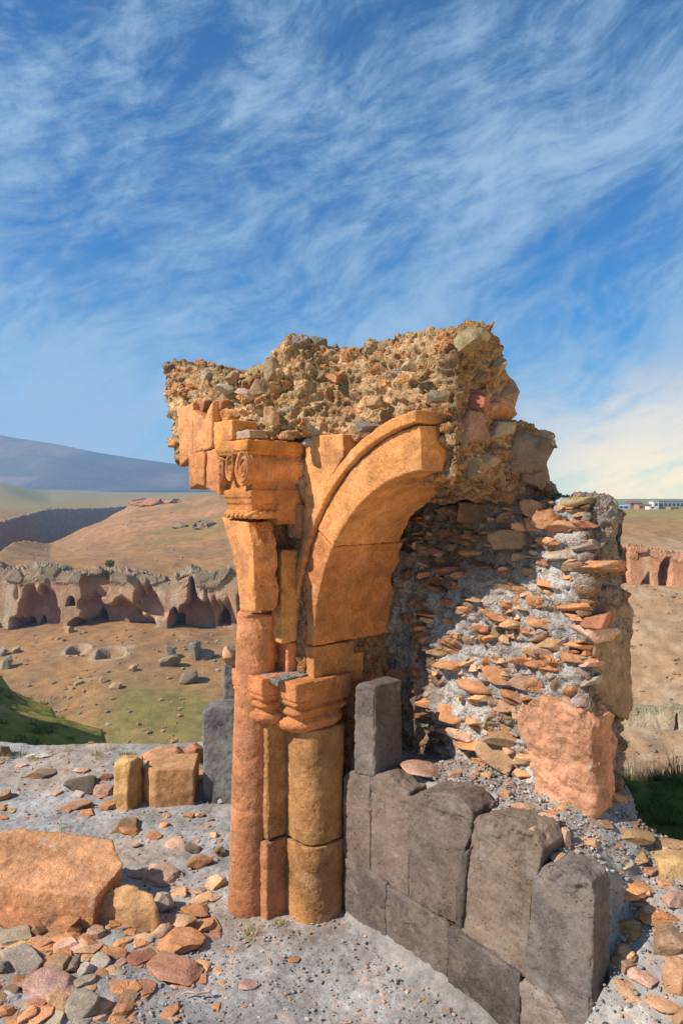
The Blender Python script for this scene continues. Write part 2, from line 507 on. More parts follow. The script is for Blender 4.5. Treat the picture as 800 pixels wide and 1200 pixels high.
# fit: ellipse quarter through springing and crown
u_s, z_s = intr[0]; u_k, z_k = intr[-1]
z_s = intr[0][1]+0.004
def arch_pt(t, off=0.0):
    """t 0 springing .. 1 crown (angle), off outward"""
    a = math.pi*(1-0.5*t)
    ru, rz = (u_k+0.03-u_s), (z_k-z_s)
    c = (u_k+0.03, z_s)
    p = np.array([c[0]+ru*math.cos(a), c[1]+rz*math.sin(a)])
    nrm = np.array([math.cos(a)/ru, math.sin(a)/rz]); nrm /= np.linalg.norm(nrm)
    return p+nrm*off
NS = 40
TEND = 0.965
ts = [TEND*i/NS for i in range(NS+1)]
def ring(w0, w1, o0, o1, v0, v1, t0=0.0, t1=TEND, n=NS, foot=None):
    """solid between outward offsets inner (o0..o1 along t) and outer (w0..w1)"""
    tt = [t0+(t1-t0)*i/n for i in range(n+1)]
    inner = [arch_pt(t, o0+(o1-o0)*t) for t in tt]; outer = [arch_pt(t, w0+(w1-w0)*t) for t in tt]
    V, Fc = [], []
    for i in range(n+1):
        for (p, v) in ((inner[i], v0), (outer[i], v0), (outer[i], v1), (inner[i], v1)):
            V.append(W(p[0], v, p[1]))
    for i in range(n):
        for k in range(4):
            a, b = 4*i+k, 4*i+(k+1) % 4
            Fc.append((a, b, b+4, a+4))
    Fc.append((3, 2, 1, 0)); Fc.append(tuple(4*n+k for k in range(4)))
    return V, Fc
joints = [0.0, 0.40, TEND]
for i, (cl, vb) in enumerate((((0.52, 0.235, 0.085), 0.36), ((0.58, 0.285, 0.10), 0.30))):
    V, Fc = worn(ring(0.115, 0.205, 0, 0, VR, vb, joints[i]+0.003, joints[i+1], 24), 0.0075, 2, 0.003, 0.004, 60+i, 0.003, chip=0.010)
    # ragged rear edge
    d = (V[:, :2]-O2)@D2
    sh = sstep(0.12, 0.38, d)*(0.10*fbm(V*5, 3, seed=66)+0.02)
    V[:, 0] += sh*D2[0]; V[:, 1] += sh*D2[1]
    part('voussoir', V, Fc, M_TUFF, ruin, cl)
# hood moulding, proud of the ring with a groove
V, Fc = worn(merge([ring(0.155, 0.270, 0.120, 0.212, VR-0.028, 0.1, 0.02, TEND, 40)]), 0.007, 2, 0.003, 0.003, 71, 0.002, chip=0.010)
part('hood_moulding', V, Fc, M_TUFF, ruin, (0.60, 0.29, 0.10))

# spandrel panel left of the arch
sp = [(357, 512), (385, 509), (401, 508), (402, 535), (392, 552), (380, 575), (370, 600), (362, 625), (358, 650), (352, 690), (349, 690), (352, 640), (356, 590)]
blockp('spandrel_panel', sp, -0.165, 0.05, color=(0.60, 0.30, 0.11), seed=81)
# shaded jamb fragment
uj, zj = on_v(330, 645, -0.27); zjb = on_v(330, 755, -0.27)[1]
V, Fc = worn(box_uv(uj-0.10, uj, -0.27, -0.14, zjb, zj), 0.007, 2, 0.004, 0.006, 82, 0.003, chip=0.016)
part('jamb_block', V, Fc, M_TUFF, ruin, (0.55, 0.30, 0.10))
V, Fc = worn(box_uv(uj-0.16, uj-0.02, -0.22, -0.08, 1.27, zjb-0.004), 0.008, 3, 0.004, 0.008, 83, 0.002, chip=0.01)
part('jamb_block', V, Fc, M_TUFF, ruin, (0.45, 0.19, 0.085))
V, Fc = worn(box_uv(uj-0.05, uj+0.045, -0.20, -0.05, 1.98, 2.16), 0.008, 3, 0.004, 0.006, 84, 0.002, chip=0.01)
part('jamb_block', V, Fc, M_TUFF, ruin, (0.40, 0.22, 0.12))

# springer above the round column
spr = [(259, 606), (290, 612), (296, 640), (298, 690), (299, 717), (281, 717), (277, 678), (270, 640)]
poly = [on_v(a, b, -0.455) for a, b in spr]
V, Fc = worn(merge([prism_v(poly, -0.455, -0.40), prism_v([(u+(-0.015), z) for u, z in poly], -0.41, -0.30)]), 0.007, 2, 0.003, 0.005, 85, 0.003, chip=0.012)
rr = sstep(-0.45, -0.40, (V[:, :2]-O2)@D2)
V += vnormals(V, Fc)*(rr*(0.025*fbm(V*16, 4, seed=86)))[:, None]
part('springer', V, Fc, M_TUFF, ruin, (0.56, 0.27, 0.10))

# --- volute capital
vc_u = on_v(290, 515, -0.5)[0]; vc_l = on_v(251, 515, -0.5)[0]
z_top = on_v(290, 514, -0.5)[1]; z_ab = on_v(290, 530, -0.5)[1]
z_b1 = on_v(288, 575, -0.47)[1]; z_b0 = on_v(288, 611, -0.47)[1]
abac = worn(merge([box_uv(vc_l, vc_u, -0.50, -0.12, z_ab+0.012, z_top), box_uv(vc_l+0.015, vc_u-0.015, -0.49, -0.12, z_ab-0.01, z_ab+0.014)]), 0.006, 2, 0.003, 0.004, 90, 0.002, chip=0.010)
vcap = part('volute_capital', *abac, M_TUFF, ruin, (0.58, 0.27, 0.07))
# bell and plain block behind it
V, Fc = worn(merge([box_uv(vc_l+0.055, vc_u-0.03, -0.455, -0.12, z_b1-0.01, z_ab), 
    box_uv(vc_l+0.05, vc_u-0.012, -0.475, -0.16, z_b1-0.035, z_b1+0.005),
    box_uv(vc_l+0.06, vc_u-0.022, -0.465, -0.16, z_b1-0.065, z_b1-0.03),
    box_uv(vc_l+0.07, vc_u-0.032, -0.455, -0.16, z_b0+0.03, z_b1-0.06),
    box_uv(vc_l+0.02, vc_u-0.02, -0.31, -0.12, z_b0-0.02, z_ab)]), 0.006, 2, 0.002, 0.004, 91, 0.002, chip=0.008)
part('bell', V, Fc, M_TUFF, vcap, (0.52, 0.23, 0.075))
# three volutes with bolsters running back
def volute(px, py, r, ru, vfront, vback, seed, fl=15, flen=True):
    """scrolled disc facing the viewer's left, fluted bolster behind; elliptical section (ru wide, r high)"""
    u0, z0 = on_v(px, py, vfront)
    na, nv_ = 120, 130
    V, Fc = [], []
    for j in range(nv_+1):
        v = vfront+(vback-vfront)*j/nv_
        s = j/nv_
        waist = 1-0.16*math.sin(math.pi*s)**2
        fl_ = 0.085*abs(math.sin(math.pi*fl*s)) if j > 4 else 0.03
        k = waist*(0.93+fl_+0.02*(j <= 4))
        for i in range(na):
            a = 2*math.pi*i/na
            V.append(W(u0+ru*k*math.cos(a), v, z0+r*k*math.sin(a)))
    for j in range(nv_):
        for i in range(na):
            a, b = j*na+i, j*na+(i+1) % na
            Fc.append((a, b, b+na, a+na))
    # front face: spiral relief
    base = len(V); nr = 34
    for q in range(nr):
        f = 1-(q+1)/nr
        for i in range(na):
            a = 2*math.pi*i/na
            ph = (f*3.0+a/(2*math.pi)) % 1.0
            dep = 0.014*(0.5-0.5*math.cos(2*math.pi*ph))*(1 if f > 0.16 else 0)+0.010*(1-f)
            if f <= 0.18: dep = -0.004
            V.append(W(u0+ru*0.98*f*math.cos(a), vfront+dep*(1 if q > 1 else 0.3), z0+r*0.98*f*math.sin(a)))
    for q in range(nr):
        o0 = 0 if q == 0 else base+(q-1)*na
        o1 = base+q*na
        for i in range(na):
            Fc.append((o0+(i+1) % na, o0+i, o1+i, o1+(i+1) % na))
    Fc.append(tuple(nv_*na+i for i in range(na)))
    V = np.array(V)
    V = V+0.003*np.stack([fbm(V*30, 2, seed=seed), fbm(V*30, 2, seed=seed+1), fbm(V*30, 2, seed=seed+2)], 1)
    return part('volute', V, [tuple(int(i) for i in f) for f in Fc], M_TUFF, vcap, (0.58, 0.27, 0.095))
volute(282.5, 549, 0.088, 0.062, -0.505, -0.13, 92)
volute(268.5, 548, 0.070, 0.040, -0.500, -0.30, 93)
volute(256.5, 553, 0.076, 0.045, -0.500, -0.30, 94)
# rope moulding
ua, ub = vc_l+0.075, vc_u-0.03
zr = on_v(288, 603, -0.47)[1]
pts = []
L = 260
path = [(ua, -0.46), (ub-0.02, -0.46), (ub, -0.44), (ub, -0.30)]
seglen = [math.dist(path[i], path[i+1]) for i in range(3)]; tot = sum(seglen)
V, Fc, na = [], [], 28
for j in range(L+1):
    s = tot*j/L; k = 0
    while k < 2 and s > seglen[k]: s -= seglen[k]; k += 1
    f = min(1, s/seglen[k]); p0, p1 = path[k], path[k+1]
    c = (p0[0]+(p1[0]-p0[0])*f, p0[1]+(p1[1]-p0[1])*f)
    d = ((p1[0]-p0[0])/seglen[k], (p1[1]-p0[1])/seglen[k]); nrm = (d[1], -d[0])
    for i in range(na):
        a = 2*math.pi*i/na
        r = 0.021*(1+0.16*math.cos(4*a-2*math.pi*tot*j/L/0.042*1.0))
        V.append(W(c[0]+nrm[0]*r*math.cos(a), c[1]+nrm[1]*r*math.cos(a), zr+r*math.sin(a)))
for j in range(L):
    for i in range(na):
        a, b = j*na+i, j*na+(i+1) % na
        Fc.append((a, b, b+na, a+na))
part('rope_moulding', V, Fc, M_TUFF, vcap, (0.58, 0.28, 0.09))

# --- facing stones at the far left end
FS = [([(208, 479), (226, 471), (226, 532), (210, 547)], (0.56, 0.27, 0.11)),
      ([(227, 480), (231, 484), (240, 492), (249, 468), (249, 525), (227, 532)], (0.58, 0.29, 0.12)),
      ([(250, 495), (272, 491), (272, 516), (250, 523)], (0.60, 0.29, 0.09)),
      ([(221, 533), (240, 528), (240, 571), (231, 568), (223, 574)], (0.56, 0.26, 0.10)),
      ([(241, 528), (253, 525), (257, 540), (257, 581), (249, 576), (241, 571)], (0.58, 0.27, 0.11))]
for i, (pp, cl) in enumerate(FS):
    poly = [on_v(a, b, -0.5) for a, b in pp]
    V, Fc = worn(prism_v(poly, -0.50-0.006*(i % 2), -0.33), 0.008, 2, 0.003, 0.005, 110+i, 0.003, chip=0.012)
    part('facing_block', V, Fc, M_TUFF, ruin, cl)
# shaded hollows between the facing stones, imitated by darker solid pieces
for i, pp in enumerate(([(228, 472), (240, 468), (238, 480), (232, 490), (229, 500)], [(250, 470), (262, 468), (258, 480), (254, 492), (251, 494)])):
    poly = [on_v(a, b, -0.46) for a, b in pp]
    V, Fc = worn(prism_v(poly, -0.46, -0.36), 0.008, 2, 0.004, 0.006, 120+i)
    part('facing_block', V, Fc, M_TUFF, ruin, (0.36, 0.19, 0.09))
# flat slab on the abacus
V, Fc = worn(box_uv(vc_u-0.20, vc_u-0.02, -0.475, -0.38, z_top+0.004, z_top+0.045), 0.007, 2, 0.004, 0.008, 125, chip=0.01)
part('facing_block', V, Fc, M_ROCK, ruin, (0.42, 0.28, 0.20))

# --- rubble core above
def rubble_color(V, f1, f2, cid, f1b, cidb, grey=0.5):
    tan = np.array((0.47, 0.32, 0.175)); grn = np.array((0.34, 0.26, 0.15)); gry = np.array((0.30, 0.27, 0.24))
    org = np.array((0.52, 0.27, 0.11)); brn = np.array((0.33, 0.20, 0.11))
    c = np.where(cid[:, None] < 0.60, tan, np.where(cid[:, None] < 0.68, grn, np.where(cid[:, None] < 0.77, gry, np.where(cid[:, None] < 0.89, brn, org))))
    mort = np.array((0.48, 0.335, 0.195))*(0.85+0.3*vnoise(V*6)[:, None])
    m = np.maximum(1-sstep(0.05, 0.22, f2-f1), 1-sstep(0.60, 0.70, cid)*0.85)
    c = c*(1-m[:, None])+mort*m[:, None]
    c = np.array((1.36, 1.28, 1.18))*c*(1+0.35*(cidb-0.5))[:, None]
    return c

def core_poly(px, v): return [on_v(a, b, v) for a, b in px]
right_front = [(330, 405), (345, 393), (372, 402), (388, 406), (420, 406), (445, 396), (478, 384), (505, 386), (526, 388), (540, 383), (538, 412), (534, 450), (530, 490), (526, 556), (505, 556), (501, 480), (470, 497), (440, 512), (410, 534), (395, 545), (392, 512), (330, 512)]
right_back = [(330, 400), (380, 398), (440, 392), (505, 383), (545, 384), (578, 372), (586, 392), (602, 430), (604, 492), (600, 560), (520, 560), (440, 540), (330, 520)]
left_front = [(192, 424), (205, 420), (222, 428), (236, 432), (250, 436), (263, 441), (272, 437), (284, 441), (292, 432), (303, 438), (316, 420), (326, 404), (343, 394), (362, 404), (366, 470), (362, 513), (300, 516), (272, 516), (250, 520), (225, 535), (212, 540), (203, 500), (196, 460)]
def sh(poly, du=0, dz=0): return [(u+du, z+dz) for u, z in poly]
u_r = on_v(532, 500, -0.01)[0]
tops = [(192, 424), (205, 420), (222, 428), (236, 432), (250, 436), (263, 441), (272, 437), (284, 441), (292, 432), (303, 430), (316, 416), (326, 404), (343, 393), (362, 402), (388, 406), (420, 405), (445, 396), (478, 384), (505, 386), (526, 387), (538, 383)]
bots = [(192, 458), (197, 490), (205, 530), (212, 546), (225, 536), (250, 520), (272, 516), (300, 515), (357, 513), (390, 513), (398, 544), (410, 533), (440, 511), (470, 496), (501, 480), (506, 556), (538, 556)]
frv = [(192, -0.42), (275, -0.41), (300, -0.36), (395, -0.085), (470, -0.05), (540, -0.01)]
cols = sorted(set(list(range(192, 537, 8))+[197, 205, 501, 506, 534]))
V, Fc = [], []
for q in cols:
    vf = np.interp(q, *zip(*frv)); tp = np.interp(q, *zip(*tops)); bt = np.interp(q, *zip(*bots))
    ut, zt_ = on_v(q, tp, vf); ub, zb_ = on_v(q, bt, vf)
    sb = 0.05 if q > 480 else 0.0
    V += [W(ut, vf, zt_), W(ub, vf, zb_), W(ub-sb, 0.40, zb_), W(ut-sb, 0.40, zt_-0.02)]
for i in range(len(cols)-1):
    for k in range(4):
        p, r = 4*i+k, 4*i+(k+1) % 4
        Fc.append((p, r, r+4, p+4))
Fc += [(3, 2, 1, 0), tuple(4*(len(cols)-1)+k for k in range(4))]
solids = [(V, Fc)]
# broken right end: upper tier and overhanging lower tier
zt1 = on_v(556, 384, -0.10)[1]
def on_uz(px, py, u): return on_u(px, py, u)
def prism_u(poly_vz, u0, u1):
    n = len(poly_vz)
    V = [W(u0, v, z) for v, z in poly_vz]+[W(u1, v, z) for v, z in poly_vz]
    return V, [tuple(range(n)), tuple(range(2*n-1, n-1, -1))]+[(i, i+n, (i+1) % n+n, (i+1) % n) for i in range(n)]
uE = u_r
end_upper = [on_u(a, b, uE) for a, b in [(533, 400), (545, 386), (562, 382), (580, 374), (583, 398), (597, 425), (602, 460), (601, 494), (560, 504), (534, 500), (533, 400)]]
end_lower = [on_u(a, b, uE) for a, b in [(531, 485), (600, 486), (622, 496), (634, 512), (649, 508), (648, 528), (641, 556), (626, 574), (598, 584), (560, 568), (531, 560)]]
solids.append(prism_u(end_upper, uE-0.55, uE)); solids.append(prism_u(end_lower, uE-0.6, uE+0.0))
# pier core behind the columns and behind the reveal
solids.append(box_uv(-0.66, -0.14, -0.16, 0.5, -0.1, 2.4))
solids.append(box_uv(-0.52, -0.30, -0.32, 0.0, 1.2, 2.4))
solids.append(box_uv(-0.5, -0.105, 0.10, 0.75, 0.0, 2.35))
solids.append(box_uv(-0.16, 0.62, 0.30, 0.72, 2.18, 2.5))
V, Fc = remesh(merge(solids), 0.0085)
V = lap(V, Fc, 6, 0.5)
N = vnormals(V, Fc)
P = V*np.array([1, 1, 1.5])
f1, f2, cid = worley(P*8.5+0.35*np.stack([vnoise(V*5), vnoise(V*5+9), vnoise(V*5+19)], 1), 3)
f1b, f2b, cidb = worley(P*24, 8)
gap = sstep(0.0, 0.35, f2-f1)
lowz = sstep(2.1, 2.25, V[:, 2])      # the part above the arch is the roughest
bil = np.abs(vnoise(V*13+0.4*fbm(V*20, 2)[:, None], 6))+0.5*np.abs(vnoise(V*27, 7))
bold = sstep(0.62, 0.8, cid)
d = (0.038*fbm(V*3.4, 4, seed=2)+0.040*(gap-0.5)*bold+0.030*fbm(V*11, 3, seed=14)-0.030*(bil-0.4)+0.018*(sstep(0, 0.4, f2b-f1b)-0.5)*(cidb > 0.6)+0.014*fbm(V*46, 3, seed=5))
d = d*(0.35+0.65*lowz)
V = V+N*d[:, None]
cc_ = rubble_color(V, f1, f2, cid, f1b, cidb)
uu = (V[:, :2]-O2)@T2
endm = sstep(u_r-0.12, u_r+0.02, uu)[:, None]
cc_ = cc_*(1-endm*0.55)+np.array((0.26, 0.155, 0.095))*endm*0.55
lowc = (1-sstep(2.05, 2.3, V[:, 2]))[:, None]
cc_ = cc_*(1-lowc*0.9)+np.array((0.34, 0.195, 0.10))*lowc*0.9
# mossy yellow top
upm = (sstep(0.4, 0.9, N[:, 2])*sstep(2.6, 2.8, V[:, 2])*sstep(-0.1, 0.3, fbm(V*6, 3, seed=77)))[:, None]
cc_ = cc_*(1-upm*0.7)+np.array((0.30, 0.25, 0.07))*upm*0.7
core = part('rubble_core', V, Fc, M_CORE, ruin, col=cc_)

# --- rubble wall at the right (mortar with flat slabs)
def rw(px): return [on_v(a, b, 0.45) for a, b in px]
mort_front = [(430, 560), (600, 560), (612, 592), (640, 585), (672, 586), (690, 600), (690, 640), (684, 690), (690, 760), (680, 830), (690, 960), (690, 1010), (430, 1010)]
PM = rw(mort_front)
uR = on_v(690, 700, 0.45)[0]
end_r = [on_u(a, b, uR) for a, b in [(691, 592), (700, 590), (714, 606), (714, 640), (704, 680), (700, 690), (728, 697), (731, 720), (727, 760), (728, 830), (720, 842), (694, 840), (694, 1010), (691, 1010)]]
V, Fc = remesh(merge([prism_v(PM, 0.45, 0.80), box_uv(-0.5, -0.03, 0.72, 2.5, -0.4, 1.95), prism_u(end_r, uR-0.25, uR), box_uv(-0.15, 0.12, 0.40, 0.6, 0.4, 1.9)]), 0.0095)  # includes an unseen rear box, added to shade the grass at right
V = lap(V, Fc, 4, 0.5)
N = vnormals(V, Fc)
f1, f2, cid = worley(V*np.array([9, 9, 15])+0.3*fbm(V*6, 2)[:, None], 21)
f1b, f2b, cidb = worley(V*26, 28)
dd = 0.045*fbm(V*3.5, 3, seed=12)+0.030*(sstep(0, 0.4, f2-f1)-0.5)*sstep(0.6, 0.75, cid)+0.030*fbm(V*np.array([10, 10, 15]), 4, seed=17)-0.02*np.abs(vnoise(V*24, 9))+0.014*fbm(V*42, 3, seed=15)
V = V+N*dd[:, None]
mc = np.array((0.56, 0.515, 0.475))*(0.9+0.25*fbm(V*5, 3, seed=3)[:, None])
stn = ((cid > 0.66)*sstep(0.05, 0.2, f2-f1))[:, None]
mc = mc*(1-stn)+np.where(cid[:, None] > 0.83, np.array((0.50, 0.25, 0.12)), np.array((0.33, 0.22, 0.14)))*stn
uu = (V[:, :2]-O2)@T2
# brown earth mortar; painted-in shade high under the arch, browner broken end
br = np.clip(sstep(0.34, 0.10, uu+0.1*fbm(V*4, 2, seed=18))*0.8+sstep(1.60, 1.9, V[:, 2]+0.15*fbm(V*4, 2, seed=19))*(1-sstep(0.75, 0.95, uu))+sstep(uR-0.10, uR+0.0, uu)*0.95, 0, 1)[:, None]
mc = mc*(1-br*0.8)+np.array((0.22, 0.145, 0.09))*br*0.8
part('rubble_wall', V, Fc, M_MORT, ruin, col=mc)

# embedded slabs: (cx, cy, w, h, colour) in the enlarged crop (origin 420,640 scale 2.353) and upper crop (origin 420,360)
c1 = [(390, 120, 125, 38, 'a'), (345, 103, 50, 16, 'p'), (250, 75, 135, 45, 'r'), (272, 86, 80, 36, 'o'), (505, 108, 88, 30, 'o'), (235, 160, 52, 28, 'o'), (300, 155, 60, 20, 'a'), (280, 178, 58, 28, 'o'),
      (380, 165, 72, 18, 'o'), (435, 178, 50, 18, 'a'), (575, 170, 78, 28, 'o'), (350, 198, 66, 27, 'o'), (400, 220, 55, 24, 'a'), (490, 212, 98, 32, 'o'), (570, 197, 55, 18, 'o'),
      (440, 240, 72, 22, 'o'), (630, 213, 62, 44, 'r'), (605, 243, 92, 46, 'p'), (510, 278, 92, 46, 'a'), (570, 316, 92, 28, 'o'), (515, 347, 124, 40, 'o'), (235, 272, 66, 62, 'r'),
      (240, 333, 90, 32, 'o'), (440, 322, 92, 30, 'o'), (285, 325, 55, 25, 'a'), (370, 365, 75, 45, 'o'), (455, 390, 125, 45, 'p'), (175, 192, 55, 18, 'o'), (170, 212, 62, 16, 'a'),
      (165, 263, 52, 25, 'o'), (155, 232, 45, 18, 'o'), (80, 335, 75, 42, 'b'), (110, 363, 84, 48, 'r'), (300, 395, 105, 40, 'o'), (405, 420, 62, 30, 'o'), (380, 447, 88, 36, 'a'),
      (350, 482, 125, 60, 'b'), (235, 465, 84, 44, 'o'), (245, 522, 96, 46, 'p'), (375, 537, 90, 42, 'b'), (465, 547, 100, 52, 'b'), (360, 582, 92, 86, 'b'), (290, 562, 80, 34, 'o'),
      (440, 597, 74, 28, 'a'), (205, 577, 74, 32, 'p'), (445, 642, 64, 46, 'o'), (135, 560, 66, 86, 'd'), (270, 632, 105, 46, 'o'), (360, 657, 85, 36, 'p'),
      (180, 437, 105, 36, 'o'), (140, 462, 66, 25, 'd'), (40, 300, 60, 30, 'r'), (100, 300, 70, 30, 'd'), (60, 270, 60, 24, 'd'), (320, 425, 70, 25, 'a'), (430, 470, 60, 30, 'a'), (205, 300, 60, 25, 'b'), (120, 160, 80, 40, 'd'), (130, 110, 90, 40, 'b'), (310, 235, 40, 22, 'o'), (455, 425, 50, 18, 'o')]
c2 = [(470, 562, 64, 48, 'o'), (505, 583, 68, 52, 'o'), (550, 612, 98, 50, 'o'), (430, 610, 38, 24, 'o'), (500, 652, 38, 24, 'o'), (590, 545, 110, 32, 'y'), (300, 570, 115, 64, 'd'),
      (390, 640, 105, 54, 'b'), (290, 680, 80, 28, 'o'), (170, 670, 84, 42, 'd'), (200, 625, 90, 40, 'd'), (425, 690, 66, 32, 'b'), (640, 715, 95, 32, 'o'), (240, 560, 70, 36, 'd'),
      (390, 585, 60, 40, 'd'), (250, 640, 80, 34, 'd'), (330, 640, 60, 30, 'd'), (530, 690, 70, 40, 'g'), (590, 720, 80, 30, 'b'), (455, 600, 60, 40, 'o'), (330, 715, 90, 30, 'd'), (600, 660, 60, 30, 'g')]
PALV = {'a': AMBER, 'p': PINK, 'r': RED, 'o': ORANGE, 'b': BROWN, 'd': (0.26, 0.14, 0.08), 'y': (0.40, 0.32, 0.14), 'g': GREY}
emb = [(420+a/2.353, 640+b/2.353, w/2.353, h/2.353, c) for a, b, w, h, c in c1]+[(420+a/2.353, 360+b/2.353, w/2.353, h/2.353, c) for a, b, w, h, c in c2]
rlw = np.array(wloc(ruin))
for i, (px, py, w, h, c) in enumerate(emb):
    u, z = on_v(px, py, 0.41)
    s = (O2[1]+u*T2[1]+0.41*D2[1])/F
    wid = w*s*1.12/ max(0.55, T2[0]+0.2); hei = max(0.025, h*s*1.1)
    me = ROCKS[(i*7+3) % len(ROCKS)]
    o = bpy.data.objects.new('rubble_stone', me); COL.objects.link(o); o.parent = ruin
    dep = max(0.16, wid*0.9)
    x, y, _ = W(u, 0.45-0.022-0.028*random.random()+dep*0.46, z)
    x -= (px-HX)/F*0.0
    o.location = Vector((x, y, z-hei/2))-Vector(rlw)
    o.scale = (wid, dep, hei)
    o.rotation_euler = (random.uniform(-0.22, 0.05), random.uniform(-0.14, 0.14), -A*0.8+random.uniform(-0.3, 0.3))
    j = random.uniform(0.85, 1.12); cl = PALV[c]
    o.color = (cl[0]*j, cl[1]*j, cl[2]*j, 1)

# the many small stones bedded between the slabs
Vs, Fs, Cs, n0 = [], [], [], 0
rgs = np.random.default_rng(55)
protos = [rock_shape(900+i, 3, 8, 0.04, i % 2 > 0) for i in range(10)]
palS = np.array([ORANGE, AMBER, PINK, RED, BROWN, ORANGE, (0.46, 0.28, 0.16), GREY])
for i in range(400):
    px, py = rgs.uniform(442, 688), rgs.uniform(592, 945)
    if px > 605 and py > 825: continue
    u, z = on_v(px, py, 0.44)
    if u < -0.1: continue
    w = rgs.uniform(0.02, 0.075) if i > 140 else rgs.uniform(0.06, 0.11); hh = w*rgs.uniform(0.28, 0.6); dd_ = w*1.1
    Vq, Fq = protos[i % 10]
    q = (Vq-np.array([0, 0, 0.5]))*np.array([w, dd_, hh])
    a = -A*0.8+rgs.uniform(-0.5, 0.5); ca, sa = math.cos(a), math.sin(a); tl = rgs.uniform(-0.25, 0.25)
    q = np.stack([q[:, 0], q[:, 1], q[:, 2]+tl*q[:, 0]], 1)
    x, y, _ = W(u, 0.45+0.004+rgs.uniform(-0.02, 0.02)+dd_*0.25, z)
    q = np.stack([q[:, 0]*ca-q[:, 1]*sa+x, q[:, 0]*sa+q[:, 1]*ca+y, q[:, 2]+z], 1)
    Vs.append(q); Fs.append(Fq+n0); n0 += len(q); Cs.append(np.tile(palS[rgs.integers(0, len(palS))]*rgs.uniform(0.7, 1.15), (len(q), 1)))
tag(part('rubble_chips', np.concatenate(Vs), np.concatenate(Fs), M_CORE2, ruin, col=np.concatenate(Cs)), kind='stuff')

def big_rock(name, parent, VF, voxel, smooth, amp, big, seed, mat, color, freq=7.0, facet=0.0, chip=0.0):
    V, Fc = remesh(VF, voxel)
    V = lap(facets(V, seed+1, 12, 0.02, 0.10), Fc, 1, 0.5); N = vnormals(V, Fc)
    d = 0.45*big*fbm(V*freq, 3, seed=seed)+amp*fbm(V*34, 4, seed=seed+5)
    if facet:
        f1, f2, cid = worley(V*7, seed+9)
        rd = ridged(V*4.5, 3, seed=seed+2)
        d = d-facet*0.35*(rd-0.7)
    V = V+N*d[:, None]
    return part(name, V, Fc, mat, parent, color)
# large broken corner stone and the dark block above it
cs = [(598, 816), (640, 820), (680, 832), (690, 845), (692, 985), (660, 978), (622, 958), (626, 915), (612, 872)]
pc = [on_v(a, b, 0.41) for a, b in cs]
end_c = [on_u(a, b, pc[3][0]) for a, b in [(680, 846), (714, 846), (714, 968), (690, 972)]]
big_rock('corner_stone', ruin, merge([prism_v(pc, 0.41, 0.62), prism_u([(0.42, pc[3][1]), (0.62, pc[3][1]+0.01), (0.62, pc[4][1]), (0.42, pc[4][1])], pc[3][0]-0.15, pc[3][0]+0.01)]), 0.008, 3, 0.016, 0.05, 201, M_ROCK, (0.57, 0.275, 0.155), freq=4.5, facet=0.13)
ek = [on_u(a, b, uR-0.02) for a, b in [(690, 700), (726, 694), (737, 700), (738, 722), (733, 760), (735, 826), (730, 842), (690, 830)]]
big_rock('corner_stone', ruin, prism_u(ek, uR-0.20, uR+0.005), 0.009, 4, 0.010, 0.025, 205, M_ROCK, (0.30, 0.19, 0.12), facet=0.03)
# conglomerate knob on top of the rubble wall
ku, kz = on_v(683, 612, 0.5)
Vk, Fk = rock_shape(333, 5, 9, 0.09)
Vk = Vk*np.array([0.20, 0.30, 0.27])+np.array([*W(ku, 0.56, kz-0.13)])
nk = vnormals(Vk, Fk); f1, f2, cid = worley(Vk*30, 4)
Vk = Vk+nk*(0.02*(sstep(0, 0.4, f2-f1)-0.5)*cid+0.012*fbm(Vk*40, 3))[:, None]
part('rubble_core', Vk, Fk, M_CORE, ruin, col=np.where(cid[:, None] > 0.6, np.array((0.30, 0.28, 0.27)), np.array((0.40, 0.36, 0.31))))
# larger stones standing out of the core
for i, (px, py, w, h, cl, v) in enumerate([(352, 431, 30, 14, (0.22, 0.20, 0.18), -0.16), (389, 443, 20, 12, ORANGE, -0.14), (556, 398, 38, 24, (0.34, 0.25, 0.13), -0.04), (358, 492, 22, 10, ORANGE, -0.14),
        (345, 480, 20, 22, AMBER, -0.2), (302, 455, 24, 22, BROWN, -0.45), (270, 441, 16, 14, (0.36, 0.22, 0.13), -0.45), (430, 500, 36, 14, (0.20, 0.18, 0.17), -0.13), (318, 432, 22, 30, (0.40, 0.28, 0.17), -0.3),
        (440, 470, 20, 16, (0.42, 0.25, 0.13), -0.13), (365, 520, 30, 12, GREY, -0.13), (288, 462, 26, 12, PINK, -0.44), (316, 487, 22, 22, AMBER, -0.4), (262, 455, 24, 14, GREY, -0.45), (375, 400, 22, 12, (0.24, 0.2, 0.14), -0.12), (243, 440, 14, 10, GREY, -0.43), (480, 430, 22, 14, (0.40, 0.3, 0.2), -0.12), (510, 465, 26, 16, (0.36, 0.27, 0.18), -0.11)]):
    u, z = on_v(px, py, v); x, y, _ = W(u, v, z); s = y/F
    o = bpy.data.objects.new('rubble_stone', ROCKS[(i*5+1) % len(ROCKS)]); COL.objects.link(o); o.parent = ruin
    o.location = Vector((x, y, z-h*s/2))-Vector(rlw); o.scale = (w*s*1.0, w*s*0.9, h*s*0.95)
    o.rotation_euler = (random.uniform(-0.3, 0.2), random.uniform(-0.35, 0.35), -A+random.uniform(-0.3, 0.3)); o.color = (*cl, 1)
